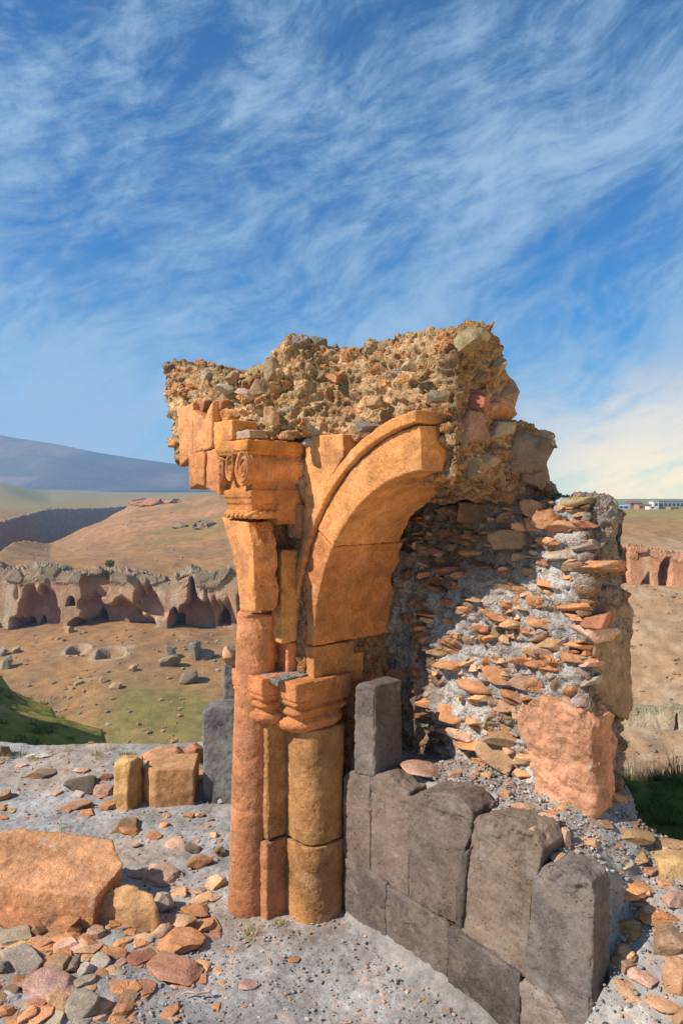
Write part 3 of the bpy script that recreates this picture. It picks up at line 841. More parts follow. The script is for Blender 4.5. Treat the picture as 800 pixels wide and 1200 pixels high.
for i, (px, py, w, h, u_, cl) in enumerate([(575, 480, 44, 30, uE-0.02, (0.34, 0.16, 0.09)), (560, 545, 50, 34, uE-0.02, (0.30, 0.19, 0.11)), (605, 530, 48, 50, uE-0.03, (0.22, 0.15, 0.10)), (585, 505, 40, 26, uE-0.02, (0.33, 0.24, 0.16)), (578, 432, 34, 22, uE-0.02, (0.36, 0.24, 0.14)), (620, 556, 44, 36, uE-0.02, (0.24, 0.17, 0.12)), (637, 515, 26, 16, uE-0.01, (0.30, 0.24, 0.15)), (590, 462, 26, 40, uE-0.03, (0.27, 0.18, 0.12)), (552, 500, 44, 44, uE-0.02, (0.31, 0.17, 0.11)), (560, 470, 30, 24, uE-0.01, (0.34, 0.13, 0.08))]):
    v, z = on_u(px, py, u_); x, y, _ = W(u_, v, z); s = y/F
    o = bpy.data.objects.new('rubble_stone', ROCKS[(i*5+4) % len(ROCKS)]); COL.objects.link(o); o.parent = ruin
    o.location = Vector((x, y, z-h*s/2))-Vector(rlw); o.scale = (w*s*1.2, w*s*1.0, h*s*1.05)
    o.rotation_euler = (random.uniform(-0.3, 0.3), random.uniform(-0.4, 0.4), random.uniform(0, 6.28)); o.color = (*cl, 1)

# --- fill behind the low wall: mortar bed falling away to the right as a slump
def fill_z(u, v):
    u = np.asarray(u, float); v = np.asarray(v, float)
    h = 0.83-0.05*sstep(0.5, 0.1, u)-0.20*sstep(1.05, 1.5, u)
    tal = np.minimum(h, 0.40+0.55*(v-0.05))-0.18*sstep(1.6, 2.4, u)
    k = sstep(1.30, 1.40, u)
    z = h*(1-k)+np.maximum(tal, -0.3)*k
    inner = sstep(0.13, 0.09, v)*(1-sstep(1.395, 1.415, u))
    z = z*(1-inner)-0.3*inner
    wb = 0.05*np.sin(u*9.0)+0.035*np.sin(u*23+1)
    back = sstep(0.84-0.10*sstep(1.0, 1.3, u)+wb, 1.0-0.10*sstep(1.0, 1.3, u)+wb, v)
    return z*(1-back)+(-0.4)*back
nu, nvv = 270, 190
U, VV = np.meshgrid(np.linspace(-0.12, 2.6, nu), np.linspace(-0.85, 1.02, nvv), indexing='ij')
Z = fill_z(U, VV)
X = O2[0]+U*T2[0]+VV*D2[0]; Y = O2[1]+U*T2[1]+VV*D2[1]
Pf = np.stack([X.ravel(), Y.ravel(), Z.ravel()], 1)
f1, f2, cid = worley(Pf*30, 6)
Pf[:, 2] += 0.03*fbm(Pf*4, 3, seed=61)+0.014*fbm(Pf*16, 3, seed=63)+0.012*(0.5-f1)*cid+0.006*fbm(Pf*60, 2)
idx = np.arange(nu*nvv).reshape(nu, nvv)
Qf = np.stack([idx[:-1, :-1], idx[1:, :-1], idx[1:, 1:], idx[:-1, 1:]], -1).reshape(-1, 4)
cf = np.array((0.335, 0.305, 0.28))*(0.9+0.3*fbm(Pf*5, 3, seed=4)[:, None])
sm = ((cid > 0.8)*1.0)[:, None]
cf = cf*(1-sm*0.6)+np.array((0.48, 0.30, 0.2))*sm*0.6
part('mortar_bed', Pf, Qf, M_GRAV, ruin, col=cf)

# ------------------------------------------------------------------ LOW BASALT WALL
bw = thing('basalt_wall', W(0.6, 0.05, 0), 'low wall of dark basalt blocks running towards the viewer beside the pillar', 'wall')
BL = [  # pixel outline on plane v, v front, thickness, colour
    ([(403, 905), (416, 900), (432, 906), (432, 1024), (404, 1003)], 0.0, 0.20, (0.152, 0.105, 0.079)),
    ([(433, 903), (452, 908), (478, 925), (477, 1051), (433, 1025)], 0.006, 0.18, (0.158, 0.110, 0.084)),
    ([(479, 930), (500, 922), (520, 924), (540, 934), (552, 948), (550, 975), (542, 1000), (536, 1085), (479, 1052)], 0.0, 0.20, (0.137, 0.098, 0.077)),
    ([(551, 985), (547, 1005), (540, 1086), (533, 1084), (535, 1030), (540, 1000)], -0.012, 0.12, (0.086, 0.064, 0.053)),
    ([(554, 957), (575, 954), (600, 960), (622, 974), (634, 992), (630, 1020), (622, 1040), (614, 1146), (600, 1139), (542, 1090), (552, 990)], 0.004, 0.22, (0.184, 0.131, 0.093)),
    ([(623, 1030), (632, 1014), (650, 1007), (672, 1015), (688, 1028), (693, 1050), (693, 1090), (688, 1235), (615, 1150)], -0.01, 0.17, (0.150, 0.122, 0.107)),
    ([(404, 1006), (451, 1036), (451, 1108), (404, 1078)], -0.012, 0.2, (0.121, 0.093, 0.079)),
    ([(453, 1037), (524, 1085), (522, 1160), (453, 1110)], -0.008, 0.2, (0.132, 0.099, 0.082)),
    ([(526, 1086), (607, 1143), (606, 1230), (524, 1162)], -0.015, 0.2, (0.097, 0.077, 0.067)),
    ([(610, 1150), (640, 1166), (692, 1240), (690, 1300), (608, 1234)], -0.02, 0.2, (0.222, 0.166, 0.130)),
    ([(404, 1078), (451, 1108), (451, 1130), (404, 1090)], 0.01, 0.2, BAS),
    ([(453, 1110), (524, 1162), (606, 1230), (690, 1300), (690, 1340), (606, 1260), (453, 1130)], 0.01, 0.2, BAS),
]
for i, (pp, v0, th, cl) in enumerate(BL):
    cx0, cy0 = np.mean([a for a, b in pp]), np.mean([b for a, b in pp])
    poly = [on_v(a+1.3*np.sign(a-cx0)*min(1, abs(a-cx0)/12), b+1.0*np.sign(b-cy0), v0) for a, b in pp]
    V, Fc = worn(prism_v(poly, v0, v0+th*0.78), 0.0072, 2, 0.004, 0.009, 300+i, 0.006, freq=7, chip=0.024)
    if i < 6:
        zt_ = max(z for _, z in poly); rag = sstep(zt_-0.22, zt_-0.02, V[:, 2])
        V[:, 2] -= rag*(0.022*fbm(V*np.array([8, 8, 3]), 5, gain=0.6, seed=350+i)+0.02)
        nf = rag*0.035*np.maximum(0, fbm(V*8, 5, gain=0.6, seed=370+i))*2; V[:, 0] += nf*D2[0]; V[:, 1] += nf*D2[1]
    part('block', V, Fc, M_BASALT, bw, cl)
# tall upright block on the wall's end against the pillar
poly = [on_v(a, b, 0.0) for a, b in [(415, 802), (424, 800), (438, 804), (438, 912), (415, 906)]]
V, Fc = worn(prism_v(poly, 0.0, 0.20), 0.008, 4, 0.005, 0.010, 330, 0.007, chip=0.022)
part('block', V, Fc, M_BASALT, bw, (0.135, 0.110, 0.096))
jm = [on_v(a, b, 0.035) for a, b in [(405, 925), (432, 930), (478, 950), (545, 975), (560, 975), (618, 1000), (634, 1040), (682, 1060), (682, 1235), (606, 1225), (524, 1158), (452, 1106), (406, 1078)]]
V, Fc = worn(prism_v(jm, 0.035, 0.13), 0.012, 2, 0.006, 0.006, 341)
part('joint_mortar', V, Fc, M_MORT, bw, col=np.tile((0.15, 0.125, 0.11), (len(V), 1)))
# mortar foot along the wall's base
foot = [on_v(a, b, -0.02) for a, b in [(404, 1072), (451, 1102), (524, 1154), (606, 1222), (690, 1292)]]
V, Fc = [], []
for (u, z) in foot:
    V += [W(u, 0.02, z+0.035), W(u, -0.022, z+0.008), W(u, -0.06, -0.03), W(u, 0.02, -0.05)]
for i in range(len(foot)-1):
    for k in range(4):
        a, b = 4*i+k, 4*i+(k+1) % 4
        Fc.append((a, b, b+4, a+4))
Fc += [(3, 2, 1, 0), tuple(4*(len(foot)-1)+k for k in range(4))]
V, Fc = worn((V, Fc), 0.010, 2, 0.006, 0.014, 340)
part('mortar_foot', V, Fc, M_GRAV, bw, col=np.tile((0.26, 0.238, 0.22), (len(V), 1)))

# ------------------------------------------------------------------ GROUND NEAR
def gz(x, y):
    """gravel surface height"""
    P = np.stack([np.ravel(x), np.ravel(y), np.zeros(np.size(x))], 1)
    b = 0.035*fbm(P*1.1, 3, seed=71)
    pile = 0.10*np.exp(-(((P[:, 0]+1.5)/0.8)**2+((P[:, 1]-2.7)/0.6)**2))
    rise = 0.10*sstep(4.6, 5.6, P[:, 1])*(1-sstep(-1.2, -0.6, P[:, 0]))*0.6
    return b+pile+rise
gx = np.arange(-4.2, 1.9, 0.0125); gy = np.arange(1.3, 6.6, 0.0125)
GX, GY = np.meshgrid(gx, gy, indexing='ij')
P = np.stack([GX.ravel(), GY.ravel(), gz(GX, GY)], 1)
edge = 5.95+0.25*fbm(np.stack([P[:, 0]*1.2, P[:, 0]*0, P[:, 0]*0], 1), 3, seed=5)
P[:, 2] -= 0.6*sstep(0, 0.55, P[:, 1]-edge)
f1, f2, cid = worley(P*34, 16)
f1c, f2c, cidc = worley(P*75, 17)
big_ = sstep(0.55, 0.75, cid)
P[:, 2] += 0.008*np.clip(0.55-f1, 0, 1)*big_+0.010*np.clip(0.6-f1c, 0, 1)*cidc+0.012*fbm(P*9, 3, seed=72)+0.005*fbm(P*40, 2, seed=73)
idx = np.arange(GX.size).reshape(GX.shape)
Q = np.stack([idx[:-1, :-1], idx[1:, :-1], idx[1:, 1:], idx[:-1, 1:]], -1).reshape(-1, 4)
gc = np.array((0.37, 0.345, 0.328))*(0.95+0.25*fbm(P*2.2, 4, seed=74)[:, None]+0.3*(cidc-0.5)[:, None])
st = (sstep(0.80, 0.86, cid)*(f1 < 0.42))[:, None]
gc = gc*(1-st*0.7)+np.array((0.46, 0.29, 0.19))*st*0.7
warm = sstep(0.05, 0.45, fbm(P*1.7, 4, seed=75)-0.35*sstep(-0.9, -0.3, P[:, 0])+0.25*sstep(-1.0, -1.8, P[:, 0]))[:, None]
gc = gc*(1-warm*0.55)+np.array((0.36, 0.25, 0.16))*warm*0.55
tag(part('gravel_ground', P, Q, M_GRAV, None, col=gc), kind='structure')

# pebbles: one mass of grit
bm = bmesh.new(); bmesh.ops.create_icosphere(bm, subdivisions=1, radius=0.5)
iv = np.array([v.co[:] for v in bm.verts]); fi = np.array([[v.index for v in f.verts] for f in bm.faces]); bm.free()
npb = 9000
r_ = RNG.uniform(0, 1, npb)
px_ = RNG.uniform(-40, 700, npb); py_ = 1260-r_**0.8*375
xs = []; VV_, FF_, CC_ = [], [], []
kx, ky = (px_-HX)/F*(EYE*F/(py_-HY)), EYE*F/(py_-HY)
uvs = np.stack([kx, ky], 1)-O2
ok = ((uvs@D2) < -0.03) | (uvs@T2 < -0.75)
kx, ky = kx[ok], ky[ok]; nb = len(kx)
kz = gz(kx, ky)
n2_ = 6500
fu, fv = RNG.uniform(0.0, 2.4, n2_), RNG.uniform(0.13, 0.74, n2_)
fv = np.where(fu > 1.42, RNG.uniform(-0.6, 0.74, n2_), fv)
kx = np.concatenate([kx, O2[0]+fu*T2[0]+fv*D2[0]]); ky = np.concatenate([ky, O2[1]+fu*T2[1]+fv*D2[1]]); kz = np.concatenate([kz, fill_z(fu, fv)+0.004]); nb = len(kx)
sz = 0.005+0.014*RNG.uniform(0, 1, nb)**4
S = np.stack([sz*RNG.uniform(0.8, 1.5, nb), sz*RNG.uniform(0.8, 1.5, nb), sz*RNG.uniform(0.5, 0.9, nb)], 1)
th = RNG.uniform(0, 6.28, nb)
loc = iv[None]*S[:, None, :]*(1+RNG.uniform(-0.22, 0.22, (nb, len(iv), 1)))
cx_ = np.cos(th)[:, None]; sx_ = np.sin(th)[:, None]
Vp = np.stack([loc[..., 0]*cx_-loc[..., 1]*sx_+kx[:, None], loc[..., 0]*sx_+loc[..., 1]*cx_+ky[:, None], loc[..., 2]+kz[:, None]+0.006], -1).reshape(-1, 3)
Fp = (fi[None]+(np.arange(nb)*len(iv))[:, None, None]).reshape(-1, 3)
pal = np.array([(0.34, 0.32, 0.305), (0.28, 0.26, 0.25), (0.42, 0.39, 0.37), (0.48, 0.30, 0.19), (0.42, 0.22, 0.12), (0.20, 0.18, 0.17), (0.52, 0.44, 0.38)])
ci = RNG.choice(len(pal), nb, p=[0.27, 0.22, 0.16, 0.13, 0.09, 0.06, 0.07])
tag(part('gravel', Vp, Fp, M_GRAV, None, col=np.repeat(pal[ci], len(iv), 0), smooth=False), kind='stuff')

# ------------------------------------------------------------------ LOOSE STONES
def gzf(x, y): return float(gz(np.array([x]), np.array([y]))[0])
def stone(x0, y0, x1, y1, col, label, name='stone', cat='stone', group=None, rot=None, seed=None, tilt=None, zbase=None, dk=0.8, hk=1.0, mesh=None):
    """pixel box of a loose stone; its foot is at the box's lower edge"""
    zb = 0.0; zf_ = zbase or gzf; kx_ = ((x0+x1)/2-HX)/F
    Y = 1.7
    while Y < 7:
        if EYE-(y1-2-HY)*Y/F <= zf_(kx_*Y, Y): break
        Y += 0.02
    zb = zf_(kx_*Y, Y)
    s = Y/F; w = (x1-x0)*s; d = w*dk
    tan = ((y0+y1)/2-HY)/F
    h = max(0.22*w, (y1-y0)*s-tan*d*0.72)*hk
    y = Y+d*0.42; x = (((x0+x1)/2)-HX)/F*y
    o = place_rock(name, x, y, zb-0.2*h-0.004, w*1.06, d*1.06, h*1.1, col, rot if rot is not None else random.uniform(-0.5, 0.5), tilt or (random.uniform(-0.12, 0.12), random.uniform(-0.12, 0.12)), mesh)
    return tag(o, label, cat, group)
GF = 'fallen stones on the gravel left of the columns'
def crop7(a, b, c, d): return a/2.667, 860+b/2.667, c/2.667, 860+d/2.667
S7 = [
 ((212, 130, 320, 188), DARK, 'dark grey flat stone lying left of the upright ochre stone'),
 ((283, 158, 347, 202), PINK, 'pinkish stone leaning at the left foot of the upright ochre stone'),
 ((192, 212, 292, 248), AMBER, 'flat tan slab left of the upright stone, on bare earth'),
 ((240, 240, 290, 270), ORANGE, 'small orange stone just below the flat tan slab'),
 ((315, 205, 362, 248), ORANGE, 'orange stone against the base of the upright ochre stone'),
 ((345, 265, 432, 322), BROWN, 'brown angular stone with dark side above the big slab'),
 ((372, 288, 442, 332), ORANGE, 'orange stone in front of the brown angular stone above the big slab'),
 ((400, 415, 478, 462), PINK, 'pink flat stone just right of the big slab'),
 ((475, 480, 542, 572), PALE, 'whitish stone beside the medium block right of the big slab'),
 ((470, 585, 536, 652), PINK, 'pale pink stone at the right foot of the medium block'),
 ((510, 560, 617, 642), AMBER, 'tan blocky stone behind the pale pink one'),
 ((565, 530, 662, 582), ORANGE, 'bright orange angular stone left of the round column foot'),
 ((645, 440, 708, 500), AMBER, 'upright tan stone touching the left edge of the round column'),
 ((585, 370, 662, 432), ORANGE, 'orange wedge stone with light side halfway up the gravel'),
 ((668, 352, 712, 396), BROWN, 'brown stone half hidden by the round column'),
 ((515, 330, 577, 366), PINK, 'low pinkish stone beside the dark slate in the gravel'),
 ((575, 350, 632, 384), DARK, 'dark slate-grey flat stone among orange ones'),
 ((455, 315, 507, 342), RED, 'small reddish flat stone above the dark slate'),
 ((497, 275, 534, 302), ORANGE, 'small tan stone alone in gravel below the squared block'),
 ((605, 246, 642, 270), PINK, 'small pink stone alone right of the squared block'),
 ((655, 308, 682, 332), AMBER, 'tiny tan stone left of the round column at mid gravel'),
 ((480, 646, 637, 702), ORANGE, 'long flat orange slab with bright end below the tan blocky stone'),
 ((395, 695, 477, 737), RED, 'reddish flat stone left of the long orange slab'),
 ((455, 740, 627, 797), (0.46, 0.22, 0.14), 'long dark red slab casting a shadow on open gravel'),
 ((0, 540, 167, 632), ORANGE, 'large bright orange slab tilted under the big slab'),
 ((90, 588, 142, 642), BROWN, 'brown stone between the tilted orange slab and the rubble'),
 ((-10, 612, 97, 677), GREY, 'grey pitted stone at the left edge below the orange slab'),
 ((15, 665, 147, 750), GREY, 'big grey boulder in the rubble at lower left'),
 ((150, 688, 222, 762), BROWN, 'brown stone right of the big grey boulder'),
 ((165, 555, 252, 640), ORANGE, 'long orange stone leaning below the big slab corner'),
 ((202, 585, 255, 642), (0.40, 0.22, 0.1), 'narrow ochre stone leaning beside the long orange one'),
 ((252, 560, 332, 612), (0.50, 0.32, 0.18), 'tan stone tucked under the right corner of the big slab'),
 ((270, 600, 330, 652), PINK, 'pink stone below the tan one under the big slab'),
 ((195, 700, 257, 758), DARK, 'dark grey rounded stone next to a white one'),
 ((240, 722, 287, 770), PALE, 'white angular stone next to the dark rounded one'),
 ((85, 760, 232, 842), PINK, 'large pinkish slab in the rubble at lower left'),
 ((65, 750, 130, 812), ORANGE, 'orange stone left of the large pinkish slab'),
 ((60, 640, 152, 695), ORANGE, 'orange stone above the big grey boulder'),
 ((-5, 795, 65, 848), PALE, 'whitish stone at the left edge near the bottom'),
 ((138, 800, 232, 882), AMBER, 'tan slab below the large pinkish slab'),
 ((205, 800, 312, 905), (0.31, 0.255, 0.20), 'grey boulder at the bottom edge of the rubble'),
 ((45, 852, 115, 912), ORANGE, 'orange block at the bottom edge left of the grey boulder'),
 ((345, 845, 412, 897), ORANGE, 'orange block with pink side on gravel near the bottom'),
 ((272, 868, 332, 912), PINK, 'pink stone at the bottom edge right of the grey boulder'),
 ((745, 768, 805, 817), PINK, 'pink stone in front of the column foot on open gravel'),
 ((605, 718, 662, 756), AMBER, 'flat tan stone right of the long dark red slab'),
 ((320, 668, 397, 712), ORANGE, 'orange flat stone below the medium block'),
 ((380, 578, 422, 622), PINK, 'small pink stone in front of the medium block'),
 ((610, 580, 672, 626), ORANGE, 'flat orange stones piece left of the column foot'),
 ((340, 578, 382, 622), ORANGE, 'small orange stone at the left foot of the medium block'),
 ((440, 630, 478, 662), GREY, 'small grey stone below the pale pink stone'),
 ((80, 105, 172, 152), BROWN, 'brown clod on bare earth at upper left'),
 ((-12, 178, 34, 218), BROWN, 'brown stone at the left edge of bare earth'),
 ((-12, 30, 36, 80), (0.25, 0.15, 0.10), 'dark brown stone at the far left gravel edge'),
 ((75, 63, 112, 84), PALE, 'left one of two white stones at the back of the gravel'),
 ((113, 62, 162, 83), PALE, 'right one of two white stones at the back of the gravel'),
 ((445, 68, 575, 103), ORANGE, 'flat orange slab behind the squared block'),
 ((497, 36, 557, 70), AMBER, 'tan stone on the gravel edge behind the flat slab'),
 ((578, 22, 642, 102), (0.50, 0.21, 0.12), 'red-orange upright stone left of the standing basalt block'),
 ((610, 110, 705, 170), ORANGE, 'orange stone at the foot of the standing basalt block'),
 ((680, 190, 720, 225), PALE, 'pale stone behind the round column'),
 ((230, 178, 268, 202), PALE, 'small white stone below the dark grey flat stone'),
 ((232, 105, 278, 130), PINK, 'pinkish stone above the dark grey flat stone'),
 ((305, 120, 352, 155), REDOR, 'red stone between the dark flat and upright ochre stones'),
 ((410, 338, 440, 366), PINK, 'small pink stone at the top right of the big slab'),
 ((430, 95, 455, 210), RED, 'red sliver wedged between the upright and squared blocks'),
 ((530, 480, 590, 520), AMBER, 'tan stone above the bright orange angular stone'),
 ((590, 480, 640, 512), PINK, 'flat pink stone above the bright orange angular stone'),
 ((590, 500, 665, 540), AMBER, 'tan stone left of the upright tan stone'),
 ((440, 440, 560, 480), (0.50, 0.3, 0.2), 'flat tan-pink slab behind the whitish stone'),
 ((0, 700, 40, 760), (0.28, 0.26, 0.25), 'grey stone at the left edge by the big grey boulder'),
 ((0, 850, 50, 905), ORANGE, 'orange stone in the bottom left corner'),
 ((20, 645, 100, 690), (0.48, 0.3, 0.12), 'ochre slab leaning over the big grey boulder'),
 ((115, 700, 175, 740), ORANGE, 'orange slab lying across the grey boulder'),
 ((230, 660, 320, 705), (0.50, 0.3, 0.17), 'flat tan stone in the middle of the rubble'),
 ((170, 640, 240, 690), PINK, 'pinkish stone left of the flat tan one in the rubble'),
 ((280, 690, 350, 740), GREY, 'grey stone right of the white angular stone'),
 ((120, 860, 200, 910), REDOR, 'red-orange slab at the bottom edge of the rubble'),
 ((85, 820, 150, 865), RED, 'reddish slab between pink slab and orange block'),
]
for bx, cl, lb in S7:
    stone(*crop7(*bx), cl, lb, group=GF)

# big slab, medium block, squared block, upright stone: own shapes
def shaped(name, pts_top, zb, label, cat, color, seed, mat=M_ROCK, voxel=0.008, smooth=3, amp=0.006, big=0.014, facet=0.0, flare=0.0, ang=None):
    """pts_top: list of (x,y,z) of the upper outline; extruded to the ground"""
    n = len(pts_top)
    c = np.mean(np.array(pts_top), 0)
    V = [tuple(p) for p in pts_top]+[(c[0]+(p[0]-c[0])*(1+flare), c[1]+(p[1]-c[1])*(1+flare), zb) for p in pts_top]
    Fc = [tuple(range(n)), tuple(range(2*n-1, n-1, -1))]+[(i, i+n, (i+1) % n+n, (i+1) % n) for i in range(n)]
    V, Fc = remesh((V, Fc), voxel)
    if mat is M_ROCK and seed != 401: V = facets(V, seed+1, 9, 0.015, 0.055)
    V = lap(V, Fc, 1, 0.5); N = vnormals(V, Fc)
    d = 0.7*big*fbm(V*6, 4, gain=0.55, seed=seed)+amp*fbm(V*30, 4, seed=seed+3)
    if facet: d = d+facet*(worley(V*8, seed+4)[0]-0.5)
    V = V+N*d[:, None]
    loc = Vector((c[0], c[1], zb))
    o = link(name, np_mesh(name, V-np.array(loc), Fc), mat, None, color, loc)
    return tag(o, label, cat)
def topz(pxs, zs): return [(*on_z(a, b, z), z) for (a, b), z in zip(pxs, zs)]
shaped('stone_slab', topz([(-60, 975), (0, 973), (28, 970), (75, 975), (131, 984), (145, 1014), (113, 1052), (40, 1042), (-10, 1036), (-70, 1040)], [0.29, 0.29, 0.29, 0.28, 0.27, 0.23, 0.20, 0.21, 0.21, 0.21]), 0.0, 'big tan orange slab lying on the rubble at the left edge', 'stone', (0.58, 0.275, 0.13), 401, amp=0.007, big=0.016, flare=-0.06)
shaped('stone_block', topz([(128, 1040), (150, 1034), (178, 1046), (187, 1056), (183, 1066), (140, 1062), (113, 1056)], [0.19, 0.2, 0.19, 0.17, 0.14, 0.14, 0.14]), -0.02, 'medium tan block leaning on the right corner of the big slab', 'stone', (0.52, 0.29, 0.13), 403, amp=0.006, big=0.014, facet=0.02, flare=0.05)
zt_ = 0.235
q0 = on_z(182, 948, 0.0); q1 = on_z(228, 946, 0.0)
a_ = np.array(q0); b_ = np.array(q1); dr = (b_-a_)/np.linalg.norm(b_-a_); nr_ = np.array([-dr[1], dr[0]])
pts = [a_, b_, b_+nr_*0.30, a_+nr_*0.30-dr*0.06, a_-dr*0.10+nr_*0.10, a_-dr*0.04+nr_*0.02]
zt_ = EYE-(902-HY)*q0[1]/F
o = shaped('squared_block', [(p[0], p[1], zt_) for p in pts], -0.03, 'squared ochre block standing on the gravel behind the round column', 'stone block', (0.45, 0.235, 0.105), 405, mat=M_TUFF, amp=0.004, big=0.006)
q0 = on_z(138, 948, 0.0); q1 = on_z(164, 946, 0.0); yt = q0[1]
wq = q1[0]-q0[0]
def zpy(py, Y): return EYE-(py-HY)*Y/F
shaped('upright_stone', [(q0[0]-0.02, yt, zpy(895, yt)), (q0[0]+wq*0.55, yt-0.03, zpy(889, yt)), (q0[0]+wq*0.85, yt+0.02, zpy(888, yt)), (q0[0]+wq, yt+0.08, zpy(896, yt)), (q0[0]+wq*0.9, yt+0.17, zpy(893, yt)), (q0[0]+0.0, yt+0.16, zpy(893, yt))], -0.03, 'upright rough ochre stone left of the squared block', 'stone', (0.50, 0.28, 0.11), 407, facet=0.02, flare=0.12)
# standing basalt block and thin post-like block behind the column
Yb = 4.9
xb0, xb1 = (238-HX)/F*Yb, (276-HX)/F*Yb
shaped('basalt_block', [(xb0, Yb, zpy(834, Yb)), (xb0+0.1, Yb-0.02, zpy(826, Yb)), (xb1, Yb-0.05, zpy(828, Yb)), (xb1, Yb+0.2, zpy(828, Yb)), (xb0+0.02, Yb+0.2, zpy(832, Yb))], -0.05, 'dark grey basalt block standing upright behind the round column', 'stone block', (0.17, 0.155, 0.15), 409, mat=M_BASALT, big=0.02)
Yb = 5.1
xb0, xb1 = (262-HX)/F*Yb, (285-HX)/F*Yb
shaped('basalt_block', [(xb0, Yb, zpy(768, Yb)), (xb1, Yb, zpy(764, Yb)), (xb1, Yb+0.2, zpy(764, Yb)), (xb0, Yb+0.2, zpy(766, Yb))], -0.05, 'tall narrow grey basalt block half hidden behind the round column', 'stone block', (0.16, 0.145, 0.14), 411, mat=M_BASALT, big=0.02)
tag(place_rock('stone', (268-HX)/F*5.05, 5.12, zpy(786, 5.05), 0.12, 0.14, 0.17, AMBER, 0.3), 'pale tan stone perched on the tall narrow basalt block', 'stone')

# small scattered stones, told apart only by their patch of ground
small_zones = [
    ('medium stone lying loose in the dense rubble at lower left', (-20, 1065, 175, 1215), 95, (15, 36)),
    ('small orange and pink stone chips scattered among the rubble at lower left', (-30, 1060, 260, 1215), 100, (9, 26)),
    ('small stone chips scattered on gravel between squared block and round column', (150, 955, 262, 1080), 34, (6, 16)),
    ('small stone chips scattered on bare earth behind the big slab', (-20, 885, 150, 968), 34, (5, 15)),
    ('small stone chips scattered on gravel in front of the columns', (255, 1090, 520, 1215), 16, (5, 15)),
    ('small stone chips along the back edge of the gravel', (60, 872, 262, 905), 20, (5, 14)),
]
for lb, (x0, y0, x1, y1), n, (s0, s1) in small_zones:
    for i in range(n):
        px, py = random.uniform(x0, x1), random.uniform(y0, y1)
        s = s0+(s1-s0)*random.random()**1.8
        cl = random.choice([ORANGE, ORANGE, ORANGE, AMBER, AMBER, REDOR, BROWN, PINK, (0.50, 0.28, 0.14), GREY])
        x, Y = on_z(px, py, 0.0)
        if uv_of(x, Y)[1] > -0.12 and uv_of(x, Y)[0] > -0.6: continue
        stone(px-s/2, py-s*random.uniform(0.3, 0.65), px+s/2, py, cl, lb, name='stone_chip', cat='stone chip', group=lb, rot=random.uniform(0, 6.28))

# stones on the fill and slump at the right
def zfill(x, y):
    u, v = uv_of(x, y); return float(fill_z(min(max(u, -0.1), 2.5), min(max(v, 0.14 if u < 1.41 else -0.8), 0.75)))
def crop6(a, b, c, d): return 380+a/1.905, 860+b/1.905, 380+c/1.905, 860+d/1.905
GR = 'stones lying on the mortar bed behind the basalt wall'
S6 = [((168, 58, 262, 110), PINK, 'large pinkish stone behind the upright basalt block'),
 ((418, 162, 472, 189), PINK, 'flat pink stone on mortar left of the corner stone foot'),
 ((448, 200, 489, 247), PINK, 'pink stone standing on edge below the corner stone'),
 ((470, 176, 517, 227), (0.56, 0.34, 0.24), 'pale pink cracked stone below the corner stone'),
 ((528, 208, 553, 260), (0.50, 0.32, 0.22), 'narrow upright pinkish stone on the mortar bed'),
 ((553, 228, 609, 257), AMBER, 'flat tan stone right of the narrow upright stone'),
 ((613, 203, 732, 262), (0.48, 0.29, 0.14), 'long flat tan slab at the back edge beside the corner stone'),
 ((720, 252, 815, 335), (0.50, 0.31, 0.15), 'large tan slab at the right edge of the mortar bed'),
 ((688, 298, 757, 327), (0.38, 0.19, 0.11), 'dark red flat stone in front of the tan slabs'),
 ((663, 262, 722, 297), AMBER, 'tan stone between the two tan slabs'),
 ((628, 310, 724, 370), ORANGE, 'orange stone with dark hollow right of the last basalt block'),
 ((750, 343, 810, 402), PINK, 'pink stone at the right edge below the tan slab'),
 ((683, 383, 792, 432), ORANGE, 'bright orange flat slab on the right slump'),
 ((643, 405, 722, 472), (0.50, 0.25, 0.10), 'orange angular stone wedged against the last basalt block'),
 ((730, 428, 812, 512), BROWN, 'brown slab leaning on the right slump'),
 ((755, 488, 815, 592), (0.56, 0.30, 0.16), 'tall tan boulder at the right edge'),
 ((648, 500, 692, 542), BROWN, 'brown stone beside the last basalt block low down'),
 ((678, 525, 762, 582), PINK, 'pink stone in the middle of the right slump'),
 ((715, 580, 812, 642), AMBER, 'tan slab near the lower right corner'),
 ((680, 613, 752, 655), PALE, 'pale stone at the bottom right edge'),
 ((650, 563, 717, 607), AMBER, 'tan stone low beside the last basalt block'),
 ((545, 245, 575, 262), PINK, 'small pink chip on the mortar bed'),
 ((505, 272, 545, 290), AMBER, 'small flat tan stone above the last basalt block'),
 ((650, 300, 690, 318), GREY, 'small grey stone on the mortar near the orange stone'),
 ((735, 320, 775, 345), ORANGE, 'small orange stone below the dark red flat stone'),
 ((770, 600, 815, 660), BROWN, 'brown stone in the bottom right corner'),
 ((640, 480, 700, 515), ORANGE, 'orange stone under the wedged angular stone')]
for bx, cl, lb in S6:
    x0, y0, x1, y1 = crop6(*bx)
    stone(x0, y0, x1, y1, cl, lb, group=GR, zbase=zfill, dk=0.9)
lb = 'small stone chips scattered on the mortar bed and slump at right'
for i in range(85):
    u, v = random.uniform(0.15, 2.2), random.uniform(0.16, 0.8)
    if u > 1.45: v = random.uniform(-0.4, 0.8)
    if u < 1.15 and v > 0.42: continue
    x, y, _ = W(u, v, 0); s = random.uniform(0.018, 0.06)
    o = place_rock('stone_chip', x, y, zfill(x, y)-0.004, s*1.3, s, s*0.6, random.choice([ORANGE, PINK, AMBER, GREY, PALE, BROWN]), random.uniform(0, 6.28))
    tag(o, lb, 'stone chip', 'chips on the mortar bed')
lb = 'flat tan stone in the row along the back edge of the mortar bed'
